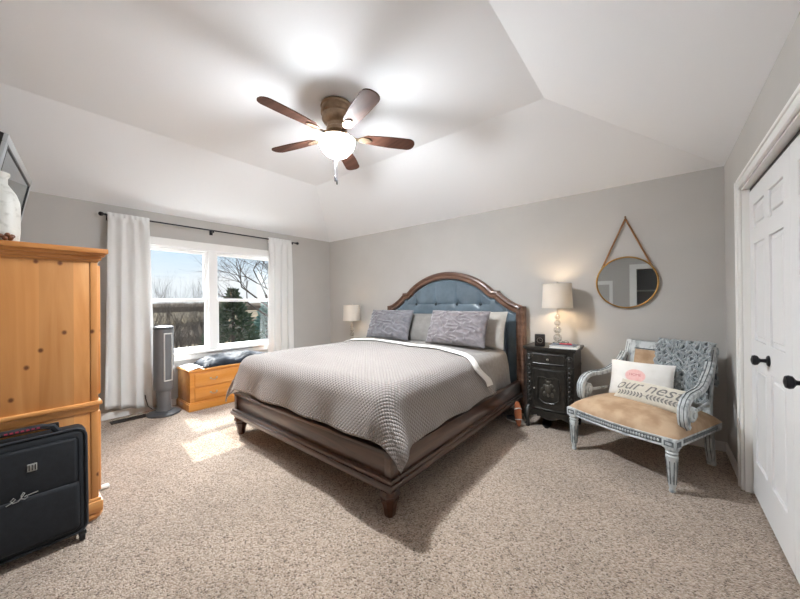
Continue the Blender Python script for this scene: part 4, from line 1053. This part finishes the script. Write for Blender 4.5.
# ------------------------------------------------------------------ suitcase leaning on the armoire
sc_ = thing('suitcase', 'black wheeled upright suitcase standing against the pine armoire side', 'suitcase', (-2.548, .02, 0))
Rs = Matrix.Rotation(math.radians(-3.5), 4, 'Y')
SY0, SY1, SZ0, SZ1, SX = -.27, .26, .045, .62, .075
def sp(b, name, mat, par=None): b.move(Rs); return b.build(name, mat, par or sc_)
b = MB(); b.box(-.085, SX - .012, SY0, SY1, SZ0, SZ1, .035, seg=4); sp(b, 'body', 'suitcase')
b = MB(); b.box(SX - .03, SX + .008, SY0 + .035, SY1 - .03, SZ0 + .03, .335, .025, seg=4); pk = sp(b, 'lower_pocket', 'suitcase')
b = MB(); b.box(SX - .03, SX - .001, SY0 + .03, SY1 - .035, .32, SZ1 - .045, .022, seg=4); sp(b, 'upper_pocket', 'suitcase')
def rr_path(x, y0, y1, z0, z1, r, n=6):
    P = []
    for cy, cz, a0 in ((y1 - r, z1 - r, 0), (y0 + r, z1 - r, PI / 2), (y0 + r, z0 + r, PI), (y1 - r, z0 + r, 1.5 * PI)):
        for i in range(n + 1): a = a0 + PI / 2 * i / n; P.append((x, cy + r * math.cos(a), cz + r * math.sin(a)))
    return P
b = MB(); b.tube(rr_path(SX - .018, SY0 + .003, SY1 - .003, SZ0 + .004, SZ1 - .004, .05), .006, 6, True); b.tube(rr_path(SX - .002, SY0 + .045, SY1 - .04, SZ0 + .04, .328, .05), .004, 6, True); b.tube(rr_path(SX - .012, SY0 + .04, SY1 - .045, .335, SZ1 - .05, .045), .004, 6, True); sp(b, 'piping', 'piping')
b = MB(); b.box(SX - .002, SX + .004, .038, .072, .455, .493, .002); b.mi = 1
for i in range(3): b.box(SX + .004, SX + .0055, .043 + i * .0105, .047 + i * .0105, .46, .488)
bd = sp(b, 'badge', ['badge', 'black_plastic']); bd['label'] = 'square silver badge'
b = MB(); b.tube([(SX + .011, y, z) for y, z in ((-.03, .322), (-.012, .330), (.0, .342), (-.006, .350), (-.016, .340), (-.008, .326), (.008, .328), (.022, .346), (.03, .360), (.026, .366), (.018, .352), (.02, .336), (.03, .330), (.04, .338), (.036, .347), (.028, .342), (.05, .346), (.075, .350))], .0022, 6); lg = sp(b, 'script_emblem', 'badge'); lg['label'] = 'silver handwritten style emblem'
b = MB(); b.tube([(SX - .05, SY0 + .14, SZ1 - .005), (SX - .045, SY0 + .16, SZ1 + .03), (SX - .045, SY0 + .2, SZ1 + .04), (SX - .045, SY0 + .36, SZ1 + .04), (SX - .045, SY0 + .40, SZ1 + .03), (SX - .05, SY0 + .42, SZ1 - .005)], .015, 8); hd = sp(b, 'handle', 'suitcase')
b = MB()
for i in range(7): b.box(SX - .034, SX - .0285, SY0 + .235 + i * .018, SY0 + .246 + i * .018, SZ1 + .036, SZ1 + .044)
hw2 = sp(b, 'handle_stitching', 'red', hd); hw2['label'] = 'red stitched grip'
b = MB(); b.box(-.075, -.05, SY0 + .1, SY0 + .12, SZ1 - .02, SZ1 + .02); b.box(-.075, -.05, SY1 - .12, SY1 - .10, SZ1 - .02, SZ1 + .02); b.box(-.078, -.047, SY0 + .1, SY1 - .10, SZ1 + .012, SZ1 + .03, .004); sp(b, 'trolley_handle', 'black_plastic')
for x in (-.06, .045):
    for y in (SY0 + .05, SY1 - .035):
        b = MB(); b.lathe([(.018, -.011), (.024, -.009), (.024, .009), (.018, .011)], (x, y + .012, .0245), 16, Matrix.Rotation(PI / 2, 3, 'X')); b.box(x - .016, x + .016, y - .004, y + .028, .035, .056, .003); b.build('wheel', 'black_plastic', sc_)
b = MB(); b.box(-.022, .022, -.03, .03, 0, .028, .012, seg=3); pt = b.build('cotton_pouch', 'white_cloth'); pt.location = (-3.07, .425, 0); tag(pt, 'small white cotton pouch on the carpet behind the armoire foot', 'pouch')

# ------------------------------------------------------------------ tower heater
ht = thing('tower_heater', 'grey oscillating tower heater with silver grille in front of the curtain', 'heater', (-4.58, 1.165, 0), math.radians(12))
b = MB(); b.lathe([(.165, 0), (.17, .008), (.165, .02), (.13, .034), (.09, .042), (.085, .05)], n=36); b.build('base', 'heater_dark', ht)
b = MB(); b.lathe([(.088, .048), (.082, .09), (.08, .27), (.084, .29)], n=28, squash=.85); b.build('neck', 'heater', ht)
b = MB(); b.lathe([(.088, .28), (.098, .295), (.1, .34), (.1, .975), (.098, 1.0), (.095, 1.003)], n=28, squash=1.0); b.build('body', 'heater', ht)
b = MB(); b.lathe([(.098, 1.0), (.102, 1.012), (.098, 1.03), (.08, 1.042), (.02, 1.045)], n=28, squash=1.0); b.box(-.03, .02, -.03, .03, 1.04, 1.047, .002); b.build('cap', 'heater_dark', ht)
b = MB()
x_ = .096
b.box(.055, x_ + .008, -.045, -.034, .40, .955, .004); b.box(.055, x_ + .008, .034, .045, .40, .955, .004); b.box(.055, x_ + .008, -.045, .045, .945, .96, .004); b.box(.055, x_ + .008, -.045, .045, .395, .41, .004)
gr = b.build('grille_frame', 'heater_silver', ht)
b = MB(); b.box(.06, x_ - .004, -.036, .036, .40, .955)
b.mi = 1
for i in range(34): b.box(x_ - .006, x_ + .002, -.035, .035, .418 + i * .0155, .424 + i * .0155)
for y in (-.012, .012): b.box(x_ - .004, x_ + .004, y - .002, y + .002, .41, .95)
b.build('grille', ['heater_dark', 'heater'], gr)
b = MB(); b.box(.07, .094, -.03, .03, .325, .36, .003); b.build('control_panel', 'tv_black', ht)
b = MB(); b.tube([(-.08, -.03, .06), (-.13, -.06, .05), (-.16, -.09, .09), (-.19, -.10, .18), (-.2, -.10, .22)], .005, 6); b.build('power_cord', 'tv_black', ht)

# ------------------------------------------------------------------ low chest under the window
DX1, DX0, CY0, CY1, CH = -4.385, -4.815, 1.375, 2.5, .47
ch = thing('low_chest', 'low honey oak chest of drawers under the window', 'chest of drawers', ((DX0 + DX1) / 2, (CY0 + CY1) / 2, 0)); cm = Matrix.Translation((-(DX0 + DX1) / 2, -(CY0 + CY1) / 2, 0))
def cp(b, name, mat, par=None): b.move(cm); return b.build(name, mat, par or ch)
b = MB(); b.box(DX0, DX1, CY0, CY1, .04, CH, .004); cp(b, 'body', 'oak')
b = MB(); b.box(DX0, DX1 + .018, CY0 - .018, CY1 + .018, CH, CH + .026, .007); cp(b, 'top', 'oak')
b = MB(); b.box(DX0, DX1 + .018, CY0 - .018, CY1 + .018, .0, .085, .004); b.box(DX0, DX1 + .010, CY0 - .010, CY1 + .010, .083, .1, .006); cp(b, 'plinth', 'oak')
for z0, z1 in ((.285, .45), (.115, .27)):
    b = MB(); b.box(DX1 - .002, DX1 + .012, CY0 + .05, CY1 - .05, z0, z1, .005); dw = cp(b, 'drawer', 'oak')
    for y in (CY0 + .26, CY1 - .26):
        zz = (z0 + z1) / 2
        b = MB(); b.lathe([(.012, 0), (.012, .004), (.004, .006), (.004, .016)], (DX1 + .012, y - .035, zz), 10, Matrix.Rotation(PI / 2, 3, 'Y')); b.lathe([(.012, 0), (.012, .004), (.004, .006), (.004, .016)], (DX1 + .012, y + .035, zz), 10, Matrix.Rotation(PI / 2, 3, 'Y'))
        b.tube([(DX1 + .026, y - .038, zz), (DX1 + .03, y - .03, zz - .01), (DX1 + .03, y, zz - .018), (DX1 + .03, y + .03, zz - .01), (DX1 + .026, y + .038, zz)], .004, 6); cp(b, 'handle', 'nickel', dw)
b = MB()
def wc(u, v):
    x = DX0 + .0 + (DX1 + .005 - DX0) * u; y = CY0 - .01 + .15 * v; return (x, y, CH + .030 + .012 * abs(nz(x * 9, y * 9, 2)) + .012 * sm(.2, .6, v))
b.grid(wc, 30, 30); o = centre(b.build('folded_cloth', 'white_cloth')); md = o.modifiers.new('thick', 'SOLIDIFY'); md.thickness = .004; md.offset = 1; tag(o, 'white cloth spread on the end of the oak chest', 'cloth')
b = MB()
def bg(u, v):
    x = DX0 + .02 + (DX1 - .0 - DX0 - .02) * u; y = CY0 + .155 + (CY1 - .06 - CY0 - .155) * v
    e = (1 - abs(2 * u - 1) ** 3.2) ** .6 * (1 - abs(2 * v - 1) ** 6) ** .6
    return (x, y, CH + .045 + e * (.085 + .045 * nz(x * 6, y * 5, 4) + .02 * abs(nz(x * 16, y * 14, 8))) - .012 * (1 - e))
b.grid(bg, 50, 90); b.grid(lambda u, v: (bg(u, v)[0], bg(u, v)[1], CH + .0435), 20, 20); o = centre(b.build('packed_bag', 'bag')); tag(o, 'dark plastic wrapped bundle lying along the oak chest top', 'bag')

# ------------------------------------------------------------------ floor vent, shoes
vt = thing('floor_vent', 'brown metal floor register in the carpet below the curtain', 'floor vent', (-4.66, .86, 0))
b = MB()
b.box(-.055, .055, -.16, -.145, 0, .010, .002); b.box(-.055, .055, .145, .16, 0, .010, .002); b.box(-.055, -.042, -.145, .145, 0, .010, .002); b.box(.042, .055, -.145, .145, 0, .010, .002); b.build('frame', 'vent', vt)
b = MB(); b.box(-.042, .042, -.145, .145, 0, .002); b.mi = 1
for i in range(20): y = -.14 + i * .0147; b.box(-.042, .042, y, y + .005, .002, .008)
b.build('louvre', ['tv_black', 'vent'], vt)

def slipper(name, label, loc, rz, mats, L_=.26):
    t = thing(name, label, 'shoe', loc, rz, 'shoes by the bed')
    b = MB(); pts = []
    for i in range(24):
        a = 2 * PI * i / 24; y = math.sin(a); w = .043 * (1 + .12 * y); pts.append((w * math.cos(a), L_ / 2 * y))
    b.prism(pts, 'z', 0, .02); b.build('sole', mats[0], t)
    b = MB(); b.grid(lambda u, v: (.041 * math.cos(PI * u), -.01 + (L_ / 2 - .0) * v * (1 - .15 * abs(math.cos(PI * u)) ** 2 * v), .019 + .045 * math.sin(PI * u) ** .7 * (1 - .55 * v)), 14, 10)
    o = b.build('upper', mats[1], t); md = o.modifiers.new('thick', 'SOLIDIFY'); md.thickness = .004
    return t
slipper('slipper', 'grey slipper with pale sole lying beside the bed rail', (-1.20, 3.45, 0), math.radians(75), ('shoe_white', 'shoe_grey'))
slipper('slipper', 'dark slipper pushed under the nightstand edge', (-.93, 3.58, 0), math.radians(12), ('black_plastic', 'maroon'))
sdl = thing('sandal', 'tan leather sandal propped upright against the black nightstand leg', 'shoe', (-1.135, 3.325, 0), math.radians(35), 'shoes by the bed')
b = MB(); pts = [(.036 * (1 + .15 * math.sin(2 * PI * i / 24)) * math.cos(2 * PI * i / 24), .125 * math.sin(2 * PI * i / 24) + .125) for i in range(24)]
Rq = Matrix.Translation((0, 0, .003)) @ Matrix.Rotation(math.radians(76), 4, 'X')
b.prism(pts, 'z', -.007, .007); b.move(Rq); b.build('sole', 'tan_leather', sdl)
b = MB(); b.tube([(-.038, .17, .008), (-.02, .18, .04), (0, .185, .048), (.02, .18, .04), (.038, .17, .008)], .006, 6); b.tube([(-.034, .07, .008), (0, .075, .05), (.034, .07, .008)], .005, 6); b.move(Rq); b.build('strap', 'shoe_white', sdl)

# ------------------------------------------------------------------ outside the window
GZ = -3.3
struct('ground_outside', MB().box(-260, -7, -120, 200, GZ - .2, GZ), 'field')
def ridge(name, label, X, y0, y1, h0, h1, mat, seed, depth=3.):
    b = MB()
    N = 160
    def fn(u, v):
        y = y0 + (y1 - y0) * u; h = h0 + (h1 - h0) * (.5 + .5 * nz(u * 14, seed)) + .35 * (h1 - h0) * nz(u * 70, seed + 3) + .2 * (h1 - h0) * nz(u * 200, seed)
        a = PI * v; return (X - depth * math.cos(a) * .5, y, GZ + h * math.sin(a) ** .6)
    b.grid(fn, N, 8); o = centre(b.build(name, mat)); tag(o, label, 'treeline', kind='stuff'); return o
ridge('treeline', 'low brown line of woods on the far horizon', -190, -60, 190, 3.6, 5.2, 'brush', 2, 12)
ridge('reed_bed', 'pale brown reed bed across the winter field', -75, -20, 90, .6, 1.6, 'field', 6, 10)
ridge('hedgerow', 'dense brown hedgerow standing before the winter field', -44, -10, 40, 1.0, 2.9, 'brush', 11, 7)
b = MB(); pts = [(-30 + 9 * math.cos(2 * PI * i / 30) * (1 + .2 * nz(i * .7, 1)), 9 + 10 * math.sin(2 * PI * i / 30) * (1 + .2 * nz(i * .9, 4))) for i in range(30)]; b.prism(pts, 'z', GZ, GZ + .02); tag(b.build('frozen_pond', 'pond', None, False), 'pale frozen pond in the field beyond the window', 'pond', kind='stuff')

def grow(b, p, d, l, r, lev, rnd, spread, up):
    n = 3; pts = [p]; rs = [r]; q = p.copy(); dd = d.copy()
    for i in range(n):
        dd = (dd + Vector((rnd.uniform(-1, 1), rnd.uniform(-1, 1), rnd.uniform(-1, 1))) * .13 + Vector((0, 0, up * .06))).normalized()
        q = q + dd * (l / n); pts.append(q.copy()); rs.append(r * (1 - .38 * (i + 1) / n))
    b.tube(pts, rs, 5 if lev > 2 else 3)
    if lev == 0: return
    k = 3 if lev > 1 else 4
    for i in range(k):
        j = rnd.choice((1, 2, 3)) if i else 3
        ax = Vector((rnd.uniform(-1, 1), rnd.uniform(-1, 1), rnd.uniform(-.3, .6))).normalized()
        nd = (dd + ax * spread).normalized()
        grow(b, pts[j], nd, l * rnd.uniform(.6, .82), rs[j] * .72, lev - 1, rnd, spread, up)
def bare_tree(label, loc, d, l, r, lev, seed, spread=.7, up=1., stems=1, bole=0.):
    rnd = random.Random(seed); b = MB()
    if bole: b.cyl((0, 0, 0), (0, 0, bole), r * 1.3, r, 8)
    for s_ in range(stems):
        dv = Vector(d) + Vector((rnd.uniform(-.3, .3), rnd.uniform(-.3, .3), 0)) * (stems > 1)
        grow(b, Vector((rnd.uniform(-.3, .3) * (stems > 1), rnd.uniform(-.5, .5) * (stems > 1), bole)), dv.normalized(), l, r, lev, rnd, spread, up)
    o = b.build('bare_tree', 'bark'); o.location = loc; tag(o, label, 'tree', 'bare trees outside'); return o
bare_tree('bare winter tree with many upright stems seen through the window half nearest the heater', (-12.8, 3.2, GZ), (0, 0, 1), 1.75, .10, 6, 3, .5, 1.3, 4)
bare_tree('thin leafless tree standing just beside the central window post', (-24, 8.2, GZ), (0, 0, 1), 1.9, .12, 6, 9, .55, 1.2, 3)
bare_tree('large leafless tree whose branches reach in over the evergreen', (-9.9, 5.95, GZ), (-.05, -.20, 1), 1.6, .07, 6, 21, .9, .08, 3, 3.4)
def evergreen(label, loc, h, r, seed, mat):
    t = thing('evergreen_tree', label, 'tree', loc, 0, 'evergreens outside'); rnd = random.Random(seed)
    b = MB(); b.cyl((0, 0, 0), (0, 0, h * .9), .16, .03, 8); b.build('trunk', 'bark', t)
    b = MB()
    for i in range(2600):
        t_ = rnd.random() ** .8; z = h * (.06 + .94 * t_); rr = r * (1 - t_) ** .95 * rnd.uniform(.35, 1.08); a = rnd.uniform(0, 2 * PI)
        c = Vector((rr * math.cos(a), rr * math.sin(a), z)); out = Vector((math.cos(a), math.sin(a), rnd.uniform(.1, .9))).normalized(); sz = rnd.uniform(.14, .34)
        sd_ = out.cross(Vector((rnd.uniform(-1, 1), rnd.uniform(-1, 1), rnd.uniform(-1, 1)))).normalized()
        b._add([tuple(c - sd_ * sz * .35), tuple(c + sd_ * sz * .35), tuple(c + out * sz), tuple(c + out * sz * .3 + Vector((0, 0, sz * .2)))], [(0, 1, 3), (1, 2, 3), (2, 0, 3), (0, 2, 1)])
    b.build('foliage', mat, t, False); return t
evergreen('dark green evergreen tree filling the lower window half nearer the bed', (-17.5, 7.5, GZ), 5.25, 2.35, 4, 'needles')
evergreen('blue green spruce standing beside the dark evergreen', (-20.0, 10.7, GZ), 4.6, 1.8, 8, 'needles_blue')
